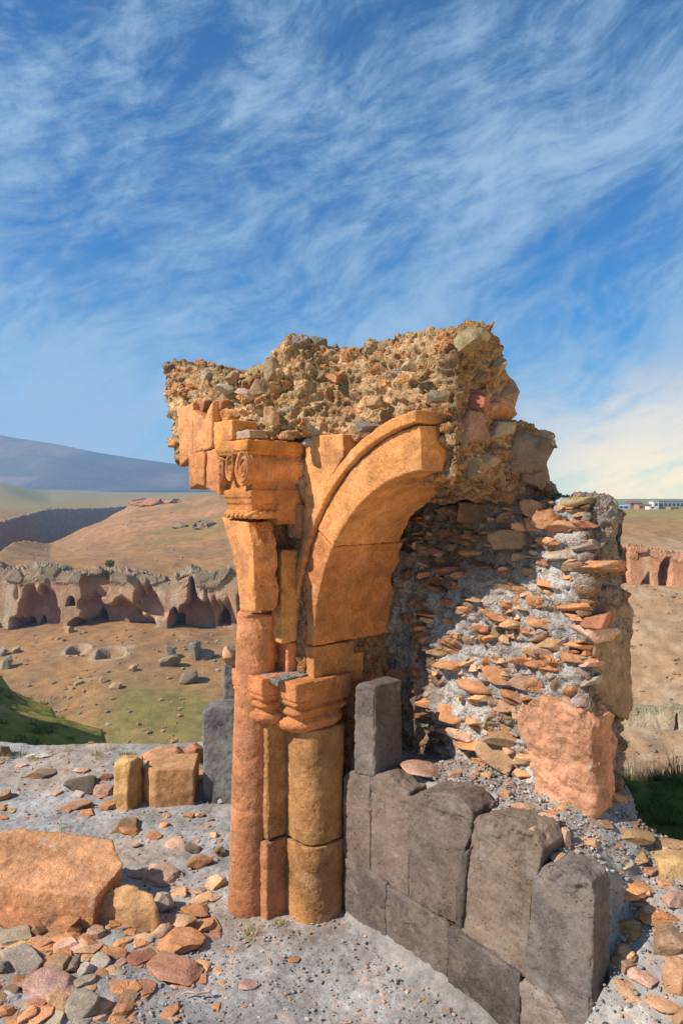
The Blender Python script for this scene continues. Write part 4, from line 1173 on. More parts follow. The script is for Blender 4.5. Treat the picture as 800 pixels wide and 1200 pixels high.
for i in range(13):
    u = 1.12+i*0.085+random.uniform(-0.02, 0.02); v = random.uniform(0.66, 0.74)
    x, y, _ = W(u, v, 0); s = random.uniform(0.10, 0.17)
    o = place_rock('stone', x, y, zfill(x, y)-0.03, s*1.2, s*1.2, s*random.uniform(0.4, 0.6), random.choice([AMBER, ORANGE, (0.48, 0.30, 0.15), BROWN]), random.uniform(-1.2, -0.4), (random.uniform(-.15, .15), random.uniform(-.15, .15)))
    tag(o, lb, 'stone', 'stones along the back edge')

lb = 'loose stone on the sloping rubble right of the basalt wall'
for i in range(46):
    u, v = random.uniform(1.42, 2.3), random.uniform(-0.6, 0.82)
    x, y, _ = W(u, v, 0); s = random.uniform(0.05, 0.14)
    o = place_rock('stone', x, y, zfill(x, y)-0.015, s*1.35, s, s*random.uniform(0.4, 0.7), random.choice([ORANGE, PINK, AMBER, AMBER, BROWN, GREY, (0.5, 0.3, 0.2)]), random.uniform(0, 6.28), (random.uniform(-.25, .25), random.uniform(-.25, .25)))
    tag(o, lb, 'stone', 'loose stones on the right slope')

# dry stick on the gravel
x0, y0 = on_z(213, 1175, 0.015); x1, y1 = on_z(247, 1170, 0.02)
V, Fc, na = [], [], 8
for j in range(13):
    f = j/12
    c = np.array([x0+(x1-x0)*f, y0+(y1-y0)*f+0.004*math.sin(f*9), 0.02+gzf(x0, y0)+0.004*math.sin(f*6)]); r = 0.004+0.003*f
    for i in range(na):
        a = 2*math.pi*i/na
        V.append((c[0]+0.2*r*math.cos(a), c[1]+r*math.cos(a), c[2]+r*math.sin(a)))
for j in range(12):
    for i in range(na):
        a, b = j*na+i, j*na+(i+1) % na
        Fc.append((a, b, b+na, a+na))
Fc += [tuple(range(na-1, -1, -1)), tuple(12*na+i for i in range(na))]
V = np.array(V); lc = V.mean(0)
o = link('stick', np_mesh('stick', V-lc, Fc), plain_mat('dry_wood', (0.45, 0.33, 0.26)), None, None, lc)
tag(o, 'pale dry stick lying on gravel in front of the round column', 'stick')

# ------------------------------------------------------------------ TERRAIN
def zz(Y, py): return EYE-(py-HY)*Y/F
def prof(*pts):
    """(Y, 'p', py) or (Y, 'z', z)"""
    return [(Y, zz(Y, q) if k == 'p' else q) for Y, k, q in pts]
p_, z_ = 'p', 'z'
def after_cliff(foot, top): return None
COLS = {
 -900: prof((0.3, z_, -.1), (6, z_, -.1), (9, z_, 0), (14, z_, 1.0), (20, z_, 1.0), (26, z_, -3), (40, z_, -15), (60, z_, -30), (125, z_, -45), (196, z_, -38), (219, z_, -38), (222, z_, -18), (245, z_, -17), (380, z_, -14), (420, z_, -13), (1000, z_, -8), (1800, z_, 40), (2500, z_, 30), (5600, z_, 60)),
 -260: prof((0.3, z_, -.1), (6, z_, -.1), (7.5, z_, .8), (9.5, z_, 2.6), (12.5, z_, 2.7), (15.5, z_, -.6), (20, z_, -4.5), (40, z_, -15), (60, z_, -30), (125, z_, -46), (196, z_, -38), (219, z_, -38), (222, z_, -18), (245, z_, -17.5), (380, z_, -14), (420, z_, -13), (1000, z_, -8), (1800, z_, 45), (2500, z_, 28), (5600, z_, 60)),  # knoll out of frame, added to throw shade on the left bank
 -110: prof((0.3, z_, -.1), (6, z_, -.1), (7.5, z_, -.3), (9.5, z_, .5), (12, z_, 0.3), (15, z_, -1.9), (20, z_, -3.6), (28, p_, 745), (40, z_, -16), (60, z_, -30), (125, z_, -46), (196, p_, 746), (219, z_, -38), (222, p_, 655), (245, p_, 650), (390, p_, 618), (1000, p_, 594), (1800, p_, 560), (2500, p_, 572), (5600, p_, 574)),
 -40: prof((0.3, z_, -.1), (5.9, z_, -.1), (8, z_, -1.0), (13, z_, -1.6), (18, z_, -2.2), (26, p_, 762), (31, z_, -8), (40, z_, -17), (60, z_, -30), (125, z_, -46), (196, p_, 746), (219, z_, -38), (222, p_, 655), (245, p_, 650), (400, p_, 616), (1000, p_, 593), (1800, p_, 563), (2500, p_, 572), (5600, p_, 574)),
 0: prof((0.3, z_, -.1), (5.9, z_, -.1), (8, z_, -1.1), (13, z_, -2.2), (18, z_, -3.05), (25, p_, 791), (31, z_, -9), (40, z_, -17), (60, z_, -30), (125, p_, 890), (196, p_, 745), (219, z_, -37.7), (222, p_, 656), (250, p_, 648), (425, p_, 613), (1000, p_, 592), (1800, p_, 565), (2500, p_, 573), (5600, p_, 574)),
 60: prof((0.3, z_, -.1), (5.9, z_, -.1), (8, z_, -1.2), (12, z_, -2.3), (16, z_, -3.1), (21, p_, 823), (27, z_, -9), (40, z_, -18), (60, z_, -30), (125, p_, 885), (196, p_, 741), (219, z_, -36.5), (222, p_, 662), (300, p_, 649), (420, p_, 637), (850, p_, 597), (1500, p_, 587), (2000, p_, 574), (2500, p_, 575), (5600, p_, 574)),
 120: prof((0.3, z_, -.1), (5.9, z_, -.1), (8, z_, -1.3), (11, z_, -2.3), (14, z_, -3.0), (16.5, p_, 862), (21, z_, -8), (40, z_, -20), (60, z_, -31), (125, p_, 880), (196, p_, 737), (219, z_, -35.6), (222, p_, 664), (350, p_, 632), (480, p_, 611), (965, p_, 595), (1500, p_, 587), (2000, p_, 578), (2500, p_, 577), (5600, p_, 574)),
 160: prof((0.3, z_, -.1), (5.9, z_, -.1), (8, z_, -1.5), (11, z_, -3.2), (14, z_, -5.0), (20, z_, -9), (27, z_, -13), (40, z_, -21), (60, z_, -31), (125, p_, 876), (196, p_, 736), (219, z_, -35.3), (222, p_, 667), (350, p_, 622), (520, p_, 595), (600, z_, -12), (900, z_, -14), (1100, p_, 588), (1500, p_, 584), (2000, p_, 579), (2500, p_, 577), (5600, p_, 574)),
 220: prof((0.3, z_, -.1), (5.9, z_, -.1), (8, z_, -1.6), (11, z_, -3.5), (14, z_, -5.6), (20, z_, -10), (27, z_, -14), (40, z_, -22), (60, z_, -31), (125, p_, 872), (196, p_, 740), (219, z_, -36.2), (222, p_, 672), (350, p_, 614), (560, p_, 585), (700, p_, 583), (1200, p_, 581), (2500, p_, 577), (5600, p_, 575)),
 270: prof((0.3, z_, -.1), (5.9, z_, -.1), (8, z_, -1.6), (11, z_, -3.5), (14, z_, -5.6), (20, z_, -10), (27, z_, -14), (40, z_, -22), (60, z_, -31), (125, p_, 872), (196, p_, 744), (219, z_, -37.3), (222, p_, 675), (350, p_, 606), (560, p_, 578), (700, p_, 577), (1200, p_, 577), (2500, p_, 576), (5600, p_, 576)),
 420: prof((0.3, z_, -.1), (5.9, z_, -.2), (8, z_, -1.6), (11, z_, -3.5), (14, z_, -5.6), (20, z_, -10), (27, z_, -14), (40, z_, -22), (60, z_, -31), (125, z_, -42), (190, z_, -36), (210, z_, -30), (222, z_, -20), (350, z_, -8), (560, z_, -3), (700, z_, -3), (1200, z_, 0), (2500, z_, 8), (5600, z_, 20)),
 640: prof((0.3, z_, -.2), (5.9, z_, -.25), (7, z_, -.8), (9, z_, -2.5), (14, z_, -7.6), (40, z_, -26), (100, z_, -41), (115, z_, -37), (124, z_, -36), (170, z_, -21), (180, z_, -21), (186, z_, -12), (270, z_, -6), (420, z_, -6.2), (620, z_, -8), (700, z_, -8.5), (1200, z_, -9), (2500, z_, -9), (5600, z_, -12)),
 720: prof((0.3, z_, -.2), (5.9, z_, -.25), (7, z_, -.8), (9, z_, -2.5), (14, z_, -7.6), (40, z_, -26), (100, p_, 930), (115, p_, 855), (124, z_, -37), (127, p_, 832), (170, p_, 692), (184, z_, -21), (187, p_, 643), (270, p_, 606), (420, p_, 599), (620, p_, 597), (700, z_, -9.5), (1200, z_, -9.8), (2500, z_, -9.8), (5600, z_, -12)),
 800: prof((0.3, z_, -.2), (5.9, z_, -.25), (7, z_, -.8), (9, z_, -2.5), (14, z_, -7.6), (40, z_, -26), (100, p_, 933), (115, p_, 858), (124, z_, -37.5), (127, p_, 833), (170, p_, 692), (184, z_, -21), (187, p_, 650), (270, p_, 606), (420, p_, 599), (620, p_, 596), (700, z_, -8.5), (1200, z_, -9), (2500, z_, -9), (5600, z_, -12)),
 1000: prof((0.3, z_, -.2), (5.9, z_, -.25), (7, z_, -.8), (9, z_, -2.5), (14, z_, -7.6), (40, z_, -26), (100, z_, -41), (115, z_, -37), (124, z_, -37), (127, z_, -34), (170, z_, -21), (184, z_, -21), (187, z_, -12), (270, z_, -6), (420, z_, -6.5), (620, z_, -8), (700, z_, -8), (1200, z_, -9), (2500, z_, -9), (5600, z_, -12)),
 1700: prof((0.3, z_, -.2), (5.9, z_, -.25), (9, z_, -2), (14, z_, -7), (40, z_, -26), (100, z_, -40), (170, z_, -21), (187, z_, -12), (270, z_, -6), (5600, z_, -12)),
}
keys = sorted(COLS)
CYN = ([-160, 0, 25, 58, 122, 150], [320, 405, 520, 820, 940, 1000])
def terr(px, Y):
    """base height of the terrain at a bearing (photo column) and depth"""
    px = np.asarray(px, float); Y = np.asarray(Y, float); lY = np.log(Y)
    tab = np.stack([np.interp(lY.ravel(), np.log([q[0] for q in COLS[k]]), [q[1] for q in COLS[k]]) for k in keys])
    kx = np.array(keys, float)
    i = np.clip(np.searchsorted(kx, px.ravel())-1, 0, len(kx)-2)
    f = np.clip((px.ravel()-kx[i])/(kx[i+1]-kx[i]), 0, 1)
    f = f*f*(3-2*f)*0.4+f*0.6
    n = np.arange(px.size)
    z = (tab[i, n]*(1-f)+tab[i+1, n]*f)
    q, Yq = px.ravel(), Y.ravel()
    st = np.interp(q, [-160, 0, 60, 120, 150], [255, 262, 425, 485, 540]); en = np.interp(q, CYN[0], CYN[1])*1.035+14
    car = sstep(0, 0.16, Yq/st-1)*(Yq < en)*(1-sstep(128, 150, q))*sstep(-700, -500, q)
    z = z-car*70
    return z.reshape(px.shape)
pxs = np.concatenate([np.linspace(-900, -130, 50), np.arange(-120, 300, 2.5), np.arange(300, 680, 10), np.arange(680, 812, 2.5), np.linspace(820, 1700, 55)])
rows = [0.3]
while rows[-1] < 3300:
    y = rows[-1]
    rows.append(y*(1.03 if y < 5 else 1.012 if y < 60 else 1.006 if y < 240 else 1.010))
rows = np.array(rows)
PX, YY = np.meshgrid(pxs, rows, indexing='ij')
TZ = terr(PX, YY)
TX = (PX-HX)/F*YY
P = np.stack([TX.ravel(), YY.ravel(), TZ.ravel()], 1)
Yf = P[:, 1]; pf = PX.ravel()
P0 = P*np.array([1, 1, 0])
far_ = sstep(30, 120, Yf)
near_ = sstep(6.3, 12, Yf)
nz = near_*(1-far_)*(0.22*fbm(P0*0.35, 4, seed=401)+0.05*fbm(P0*2.3, 3, seed=404))
nz += far_*(1-sstep(600, 1500, Yf))*(1.5*fbm(P0*0.022, 5, seed=402)+0.55*fbm(P0*0.17, 4, seed=403))
nz += sstep(600, 1500, Yf)*(5.0*fbm(P0*0.0028, 5, seed=405))
nz -= 3.5*sstep(500, 700, Yf)*sstep(640, 720, pf)*0
near_r = (1-near_)*0.05*fbm(P0*1.6, 4, seed=410)
P[:, 2] += nz+near_r-0.0
# erosion gullies on the far slopes
gul = ridged(P0*np.array([0.045, 0.012, 0])+0.3*fbm(P0*0.02, 2, seed=420)[:, None], 4, seed=421)
P[:, 2] -= far_*(1-sstep(200, 500, Yf))*2.6*(gul-0.6)*sstep(660, 720, pf)
# rock ledges on the hill above the caves
led = sstep(300, 340, Yf)*(1-sstep(520, 600, Yf))*sstep(60, 140, pf)*(1-sstep(330, 400, pf))
P[:, 2] += led*3.5*np.maximum(0, fbm(P0*np.array([0.02, 0.05, 0]), 4, seed=430)-0.12)*2
# two dug hollows in the valley floor
HOL = []
for (hpx, hpy, wpx) in ((91, 761, 27), (129, 764, 36)):
    ys = np.linspace(100, 195, 400); pyv = HY+(EYE-terr(np.full(400, hpx), ys))*F/ys
    hY = float(np.interp(-hpy, -pyv, ys)); hw = wpx*hY/F/2; hx = (hpx-HX)/F*hY
    r = np.sqrt(((P[:, 0]-hx)/hw)**2+((P[:, 1]-hY)/(hw*1.25))**2)*(1+0.25*fbm(P0*0.4, 3, seed=int(hpx)))
    HOL.append(r)
    P[:, 2] += -3.0*sstep(0.95, 0.6, r)+0.5*np.exp(-((r-1.0)/0.22)**2)*sstep(-0.5, 0.6, (P[:, 1]-hY)/hw)
def ground_z(px, Y):
    i = np.clip(np.searchsorted(pxs, np.atleast_1d(px)), 1, len(pxs)-1); j = np.clip(np.searchsorted(rows, np.atleast_1d(Y)), 1, len(rows)-1)
    fx = (np.atleast_1d(px)-pxs[i-1])/(pxs[i]-pxs[i-1]); fy = (np.atleast_1d(Y)-rows[j-1])/(rows[j]-rows[j-1])
    Zg = TERR_Z
    return (Zg[i-1, j-1]*(1-fx)+Zg[i, j-1]*fx)*(1-fy)+(Zg[i-1, j]*(1-fx)+Zg[i, j]*fx)*fy
# colours (albedo)
soil = np.array((0.335, 0.18, 0.08)); soil2 = np.array((0.27, 0.155, 0.08)); grass = np.array((0.175, 0.165, 0.045)); green = np.array((0.20, 0.195, 0.045)); rock = np.array((0.42, 0.21, 0.12)); pale_s = np.array((0.47, 0.36, 0.25))
nA = fbm(P0*0.03, 5, seed=440); nB = fbm(P0*0.11, 5, seed=441); nC = fbm(P0*0.006, 5, seed=442)
def mixc(c, col, w): return c*(1-w[:, None])+np.asarray(col)*w[:, None]
C = np.tile(soil, (len(P), 1))
C = mixc(C, soil2, sstep(-0.2, 0.4, nB))
gpatch = sstep(0.0, 0.35, nA+0.25*nB)
valley = far_*(1-sstep(140, 175, Yf))
C = mixc(C, (0.215, 0.175, 0.062), sstep(-0.35, 0.3, nA)*0.55*valley*(1-sstep(300, 600, pf)))
C = mixc(C, grass, gpatch*0.6*valley*(1-sstep(300, 600, pf)))
C = mixc(C, grass, gpatch*0.35*sstep(200, 260, Yf)*(1-sstep(620, 700, pf)))
C = mixc(C, rock, sstep(0.02, 0.25, fbm(P0*np.array([0.02, 0.05, 0]), 4, seed=430))*led*0.45)
plain = sstep(420, 900, Yf)*(1-sstep(300, 640, pf))
C = mixc(C, (0.24, 0.20, 0.075), plain*(0.55+0.45*sstep(-0.2, 0.3, nC)))
C = mixc(C, (0.30, 0.17, 0.10), sstep(1500, 2600, Yf)*(1-sstep(300, 640, pf))*sstep(-0.1, 0.3, fbm(P0*np.array([0.0008, 0.004, 0]), 3, seed=450)))
# right-hand plateau: green fringe by the village, bare below
plR = sstep(600, 690, pf)
C = mixc(C, (0.27, 0.22, 0.08), plR*sstep(215, 300, Yf)*(0.5+0.4*gpatch))
C = mixc(C, (0.20, 0.21, 0.05), plR*sstep(380, 520, Yf)*0.75)
C = mixc(C, (0.42, 0.27, 0.155), plR*far_*(1-sstep(190, 230, Yf))*(0.6+0.35*sstep(-0.2, 0.3, nB)))
C = mixc(C, pale_s, plR*far_*(1-sstep(190, 230, Yf))*sstep(0.2, 0.45, fbm(P0*0.35, 4, seed=444))*0.5)
# green slopes close by
nearG = sstep(6.2, 7.0, Yf)*(1-sstep(35, 70, Yf))
gn = sstep(-0.35, 0.25, fbm(P0*0.8, 4, seed=445))
C = mixc(C, green, nearG*(0.55+0.4*gn)); C = mixc(C, (0.31, 0.25, 0.075), nearG*(1-gn)*0.9)
nr2 = (1-sstep(6.2, 7.0, Yf))*sstep(560, 640, pf)*sstep(3.6, 4.2, Yf)
C = mixc(C, (0.10, 0.12, 0.022), nr2*0.9)
C = mixc(C, (0.33, 0.30, 0.29), (1-sstep(3.6, 4.4, Yf))*0.9)
for r in HOL: C = mixc(C, (0.50, 0.40, 0.29), sstep(0.75, 0.95, r)*sstep(1.6, 1.05, r)*0.45)
_tP = P
idx = np.arange(PX.size).reshape(PX.shape)
Q = np.stack([idx[:-1, :-1], idx[1:, :-1], idx[1:, 1:], idx[:-1, 1:]], -1).reshape(-1, 4)
TERR_Z = P[:, 2].reshape(PX.shape).copy()
tag(part('terrain', P, Q, M_TERR, None, col=C), kind='structure')

# ---- cave cliff on the left
def sheet(name, pxa, foot_py, top_py, Yfoot, Ytop, nh, alc, mat, colf, step=0.8, back=14, seed=0, rough=1.0, Yfun=None, footdrop=6, ns=1.0):
    s = np.arange(pxa[0], pxa[1], step); ns = len(s)
    t = np.concatenate([np.linspace(-0.15, 1, nh), 1+np.linspace(0.05, 1, 14)])
    Sg, Tg = np.meshgrid(s, t, indexing='ij')
    fp = np.interp(s, *zip(*foot_py))[:, None]; tp = np.interp(s, *zip(*top_py))[:, None]
    yf = (np.interp(s, *zip(*Yfun)) if Yfun else np.full(ns, Yfoot))[:, None]
    tt = np.clip(Tg, -0.15, 1)
    Y = yf+(Ytop-Yfoot)*tt
    zf = zz(yf, fp); zt = zz(yf+(Ytop-Yfoot), tp)
    Z = zf+(zt-zf)*tt
    cap = np.clip(Tg-1, 0, 1)
    Y = Y+cap*back
    rec = np.zeros_like(Y)
    for (c, hw, h, dep, base, soft) in alc:
        wv = vnoise(np.stack([(Sg*0.055).ravel(), (tt*2.2).ravel(), np.full(Sg.size, c*0.37)], 1), seed).reshape(Sg.shape)
        wv2 = vnoise(np.stack([(Sg*0.16).ravel(), (tt*5).ravel(), np.full(Sg.size, c*0.2)], 1), seed+2).reshape(Sg.shape)
        dx = np.abs(Sg-c+(wv*0.45+wv2*0.16)*hw)/hw
        arch = h*(1+0.22*wv2+0.25*wv)*np.sqrt(np.clip(1-dx**2.2, 0, 1))
        inside = sstep(0, soft, arch+base-tt)*(dx < 1)*(tt >= base-0.02) if base > 0 else sstep(0, soft, arch-tt)*(dx < 1)
        rec = np.maximum(rec, dep*inside)
    rec = rec*(cap == 0)
    X = (Sg-HX)/F*Y
    P = np.stack([X.ravel(), Y.ravel(), Z.ravel()], 1)
    Pn = P*np.array([1, 1, 0.45])
    n1 = fbm(Pn*0.10*ns, 4, seed=seed); n2 = fbm(Pn*0.45*ns, 4, seed=seed+1)
    capf = cap.ravel(); ttf = tt.ravel()
    flu = 0.6+0*n1 if ns != 1 else ridged(np.stack([Sg.ravel()*0.09, tt.ravel()*0.7, 0*Sg.ravel()], 1), 3, seed=seed+7)
    g1, g2, gid = worley(P*np.array([0.20, 0.2, 0.16])*ns+0.25*n2[:, None], seed+11)
    led_ = np.floor(P[:, 2]*0.32*ns+1.2*n1)*0.5; led_ = vnoise(np.stack([led_*3.7, 0*led_, 0*led_], 1), seed+12)
    dd = (2.6*n1+1.0*n2-2.6*(flu-0.6)+2.2*(gid-0.5)*sstep(0.02, 0.2, g2-g1)+0.8*led_)*rough*(1-capf)/max(ns, 0.25)
    lump = sstep(0.72, 0.86, ttf+0.06*n1)*(1-sstep(0.5, 1, capf))
    f1, f2, cid = worley(P*np.array([0.22, 0.22, 0.3]), seed+3)
    P[:, 1] += rec.ravel()+dd-lump*(1.6*(cid-0.3))*(1.0 if rough > 0.5 else 0.2)
    lump = lump*(1.0 if rough > 0.5 else 0.15)
    P[:, 2] -= 2.0*sstep(0.5, 1.0, capf)*(1 if ns == 1 else 2)
    P[:, 2] += lump*2.0*(cid-0.4)*sstep(0.9, 1.0, ttf)+1.0*n2*rough*sstep(0.8, 1.0, ttf)*(1-sstep(0.2, 0.8, capf))
    # keep the bearing so cliffs stay in plan
    C = colf(P, ttf, capf, rec.ravel(), n1, n2, cid)
    idx = np.arange(Sg.size).reshape(Sg.shape)
    Q = np.stack([idx[:-1, :-1], idx[1:, :-1], idx[1:, 1:], idx[:-1, 1:]], -1).reshape(-1, 4)
    return tag(part(name, P, Q, mat, None, col=C), kind='structure')
def col_cave(P, t, cap, rec, n1, n2, cid):
    C = np.tile(np.array((0.45, 0.265, 0.15)), (len(P), 1))
    streak = fbm(P*np.array([0.5, 0.15, 0.02]), 4, seed=70)
    C = mixc(C, (0.55, 0.43, 0.30), sstep(0.0, 0.4, streak)*0.7)
    C = mixc(C, (0.36, 0.19, 0.125), sstep(0.1, 0.4, -streak+0.2*n2)*0.7)
    top = sstep(0.74, 0.86, t+0.12*n1)
    C = mixc(C, (0.43, 0.225, 0.14), sstep(2, 6, rec)*0.6)
    C = mixc(C, (0.34, 0.24, 0.15), top*0.85)
    C = mixc(C, (0.27, 0.215, 0.14), top*(cid > 0.55)*0.7)
    C = mixc(C, (0.30, 0.18, 0.095), sstep(0.25, 0.8, cap)*0.9)
    return C
alc = [(44, 36, 0.85, 6.5, 0, 0.45), (-30, 30, 0.8, 6, 0, 0.4), (128, 46, 0.60, 8, 0, 0.35), (112, 16, 0.98, 4, 0.5, 0.4), (176, 18, 0.62, 5, 0.22, 0.35), (226, 26, 0.92, 8, 0, 0.35), (264, 22, 0.6, 5.5, 0, 0.35), (300, 20, 0.9, 6, 0, 0.4),
       (205.5, 7, 0.42, 16, 0, 0.06), (82, 6, 0.20, 14, 0.36, 0.08), (261, 7, 0.30, 15, 0.14, 0.08), (26, 5, 0.22, 14, 0.04, 0.08), (40, 4, 0.18, 14, 0.06, 0.08), (17, 5, 0.18, 13, 0, 0.06), (108, 7, 0.30, 14, 0.0, 0.1)]
sheet('cave_cliff', (-160, 345), [(-160, 748), (0, 747), (30, 742), (70, 733), (100, 730), (165, 731), (180, 737), (210, 744), (240, 746), (345, 752)], [(-160, 660), (0, 662), (20, 670), (45, 664), (60, 666), (95, 672), (130, 670), (165, 674), (200, 680), (225, 668), (245, 676), (270, 668), (345, 668)], 200, 204, 90, alc, M_CLIFF, col_cave, 0.8, 20, 500)
def col_red(P, t, cap, rec, n1, n2, cid):
    C = np.tile(np.array((0.50, 0.235, 0.125)), (len(P), 1))
    C = mixc(C, (0.55, 0.33, 0.19), sstep(-0.1, 0.4, fbm(P*np.array([0.5, 0.2, 0.05]), 4, seed=71)))
    C = mixc(C, (0.42, 0.30, 0.16), sstep(0.2, 0.8, cap)*0.9)
    C = mixc(C, (0.45, 0.28, 0.16), sstep(0.25, 0.0, t)*0.8)
    return C
alcR = [(731, 7, 1.3, 4, 0, 0.4), (779, 9, 1.2, 5, 0, 0.4), (760, 8, 0.5, 3, 0, 0.4)]
sheet('red_cliff', (640, 900), [(640, 694), (720, 692), (760, 694), (900, 692)], [(640, 640), (712, 641), (760, 646), (800, 650), (900, 648)], 172, 177, 60, alcR, M_CLIFF, col_red, 0.8, 12, 520, 1.25)
def col_pale(P, t, cap, rec, n1, n2, cid):
    C = np.tile(np.array((0.50, 0.38, 0.24)), (len(P), 1))
    C = mixc(C, (0.38, 0.27, 0.16), sstep(0.0, 0.4, fbm(P*np.array([0.9, 0.3, 0.05]), 4, seed=72)))
    C = mixc(C, (0.28, 0.26, 0.15), sstep(0.8, 1.0, t)*0.6)
    C = mixc(C, (0.42, 0.27, 0.155), sstep(0.2, 0.8, cap)*0.9)
    return C
sheet('pale_cliff', (660, 900), [(660, 850), (720, 855), (770, 858), (900, 858)], [(660, 838), (735, 832), (770, 836), (785, 830), (800, 834), (900, 834)], 117, 119, 40, [(793, 3, 0.7, 2, 0.1, 0.3)], M_CLIFF, col_pale, 0.8, 8, 540, 0.45)
def col_dark(P, t, cap, rec, n1, n2, cid):
    C = np.tile(np.array((0.27, 0.20, 0.155)), (len(P), 1))
    C = mixc(C, (0.36, 0.25, 0.17), sstep(0.0, 0.4, n2))
    C = mixc(C, (0.25, 0.21, 0.085), sstep(0.2, 0.8, cap)*0.9)
    return C
sheet('canyon_cliff', (-160, 150), [(-160, 800), (0, 760), (60, 690), (150, 655)], [(-160, 626), (0, 613), (25, 606), (58, 597), (122, 596), (150, 593)], 400, 410, 60, [(-5, 12, 0.75, 10, 0, 0.2), (12, 5, 0.3, 14, 0.45, 0.1)], M_CLIFF, col_dark, 0.8, 90, 560, 0.9, ns=0.22, Yfun=[*zip(*CYN)])

# ---- distant mountain massif
mx = np.linspace(-900, 500, 220); my = np.linspace(2800, 4700, 90)
MX, MY = np.meshgrid(mx, my, indexing='ij')
crest_py = np.interp(mx, [-900, -300, -100, 0, 60, 120, 200, 260, 330, 400, 500], [520, 505, 507, 511, 520, 532, 543, 551, 560, 569, 580])[:, None]
rise_ = sstep(2900, 4200, MY)
zc = zz(4200, crest_py)
base = 24+0*MY
X = (MX-HX)/F*MY
P = np.stack([X.ravel(), MY.ravel(), (base+(zc-base)*rise_).ravel()], 1)
P0 = P*np.array([1, 1, 0])
amp = (np.clip((zc-24)/360, 0.05, 1)*np.sin(np.pi*np.clip(rise_, 0, 0.95))).ravel()
P[:, 2] += amp*(55*fbm(P0*0.0022, 5, seed=600)+30*(ridged(P0*0.0032, 4, seed=601)-0.6))
C = np.tile(np.array((0.10, 0.09, 0.08)), (len(P), 1))
C = mixc(C, (0.21, 0.155, 0.12), sstep(-0.05, 0.2, fbm(P0*np.array([0.0024, 0.0012, 0]), 5, seed=602)))
C = mixc(C, (0.10, 0.10, 0.07), sstep(0.1, 0.4, fbm(P0*0.0032, 5, seed=603))*0.8)
idx = np.arange(MX.size).reshape(MX.shape)
Q = np.stack([idx[:-1, :-1], idx[1:, :-1], idx[1:, 1:], idx[:-1, 1:]], -1).reshape(-1, 4)
tag(part('mountain', P, Q, M_FAR, None, col=C), kind='structure')

# ---- boulders in the valley
VB = [((193, 752, 206, 770), (0.20, 0.19, 0.16), 'pointed dark boulder with a block beside it below the cave cliff'), ((188, 763, 210, 779), (0.18, 0.17, 0.14), 'low dark boulder below the pointed one in the valley'),
      ((221, 746, 235, 770), (0.19, 0.18, 0.15), 'tall blocky grey boulder in the valley near the column'), ((230, 758, 250, 769), (0.16, 0.15, 0.13), 'flat dark rock right of the tall blocky boulder'),
      ((208, 781, 233, 796), (0.15, 0.14, 0.12), 'broad dark rock heap lowest of the valley boulders'), ((0, 768, 14, 784), (0.25, 0.24, 0.2), 'grey boulder at the far left of the valley'),
      ((0, 757, 8, 768), (0.22, 0.21, 0.18), 'small grey boulder above the far left valley boulder'), ((14, 757, 24, 765), (0.2, 0.18, 0.14), 'small dark boulder right of the far left ones'), ((76, 733, 87, 742), (0.28, 0.2, 0.14), 'brown boulder at the foot of the cave cliff'),
      ((88, 796, 97, 802), (0.22, 0.2, 0.12), 'small green-brown boulder left in the middle of the valley'), ((116, 793, 128, 800), (0.22, 0.2, 0.12), 'small green-brown boulder right in the middle of the valley'), ((152, 776, 162, 785), (0.33, 0.22, 0.14), 'small pale brown boulder left of the dark valley boulders'),
      ((130, 800, 143, 807), (0.28, 0.2, 0.12), 'flat brown rock below the middle valley boulders')]
for (x0, y0, x1, y1), cl, lb in VB:
    ys = np.linspace(100, 195, 400); pc_ = (x0+x1)/2
    pyv = HY+(EYE-terr(np.full(400, pc_), ys))*F/ys
    Y = float(np.interp(-(y1-1), -pyv, ys)); zt = float(ground_z(pc_, Y)[0]); s = Y/F
    o = place_rock('boulder', (pc_-HX)/F*Y, Y, zt-0.8, (x1-x0)*s*1.15, (x1-x0)*s, (y1-y0)*s*0.85+0.8, (cl[0]*1.25, cl[1]*1.1, cl[2]*0.95), random.uniform(0, 6))
    tag(o, lb, 'boulder', 'boulders in the valley below the caves')
for (px, py, wp, hp, Y, cl, lb) in [(172, 597, 44, 11, 505, (0.44, 0.20, 0.12), 'long red rock outcrop on the crest of the hill above the caves'), (200, 594, 26, 8, 530, (0.42, 0.21, 0.13), 'shorter red outcrop right of the long one on the hill crest'),
        (212, 617, 22, 7, 335, (0.30, 0.22, 0.14), 'brown ledge of rock on the hillside above the caves'), (240, 624, 30, 10, 320, (0.33, 0.22, 0.14), 'larger brown rock ledge near the springer on the hillside')]:
    s_ = Y/F; zt = float(ground_z(px, Y)[0]); me = np_mesh('outcrop_mesh', *(lambda v, f: (v+vnormals(v, f)*(0.10*fbm(v*np.array([7, 7, 3]), 4, seed=px)-0.05*ridged(v*6, 3, seed=px+1))[:, None], f))(*rock_shape(px, 5, 9, 0.08))); me.materials.append(M_CLIFF)
    ca = me.color_attributes.new('Col', 'FLOAT_COLOR', 'POINT'); ca.data.foreach_set('color', np.tile(np.array((*cl, 1), dtype=np.float32), (len(me.vertices), 1)).ravel())
    o = place_rock('rock_outcrop', (px-HX)*s_, Y, zt-hp*s_*0.5, wp*s_, wp*s_*0.8, hp*s_*1.4, cl, 0.3, mesh=me)
    tag(o, lb, 'rock outcrop')
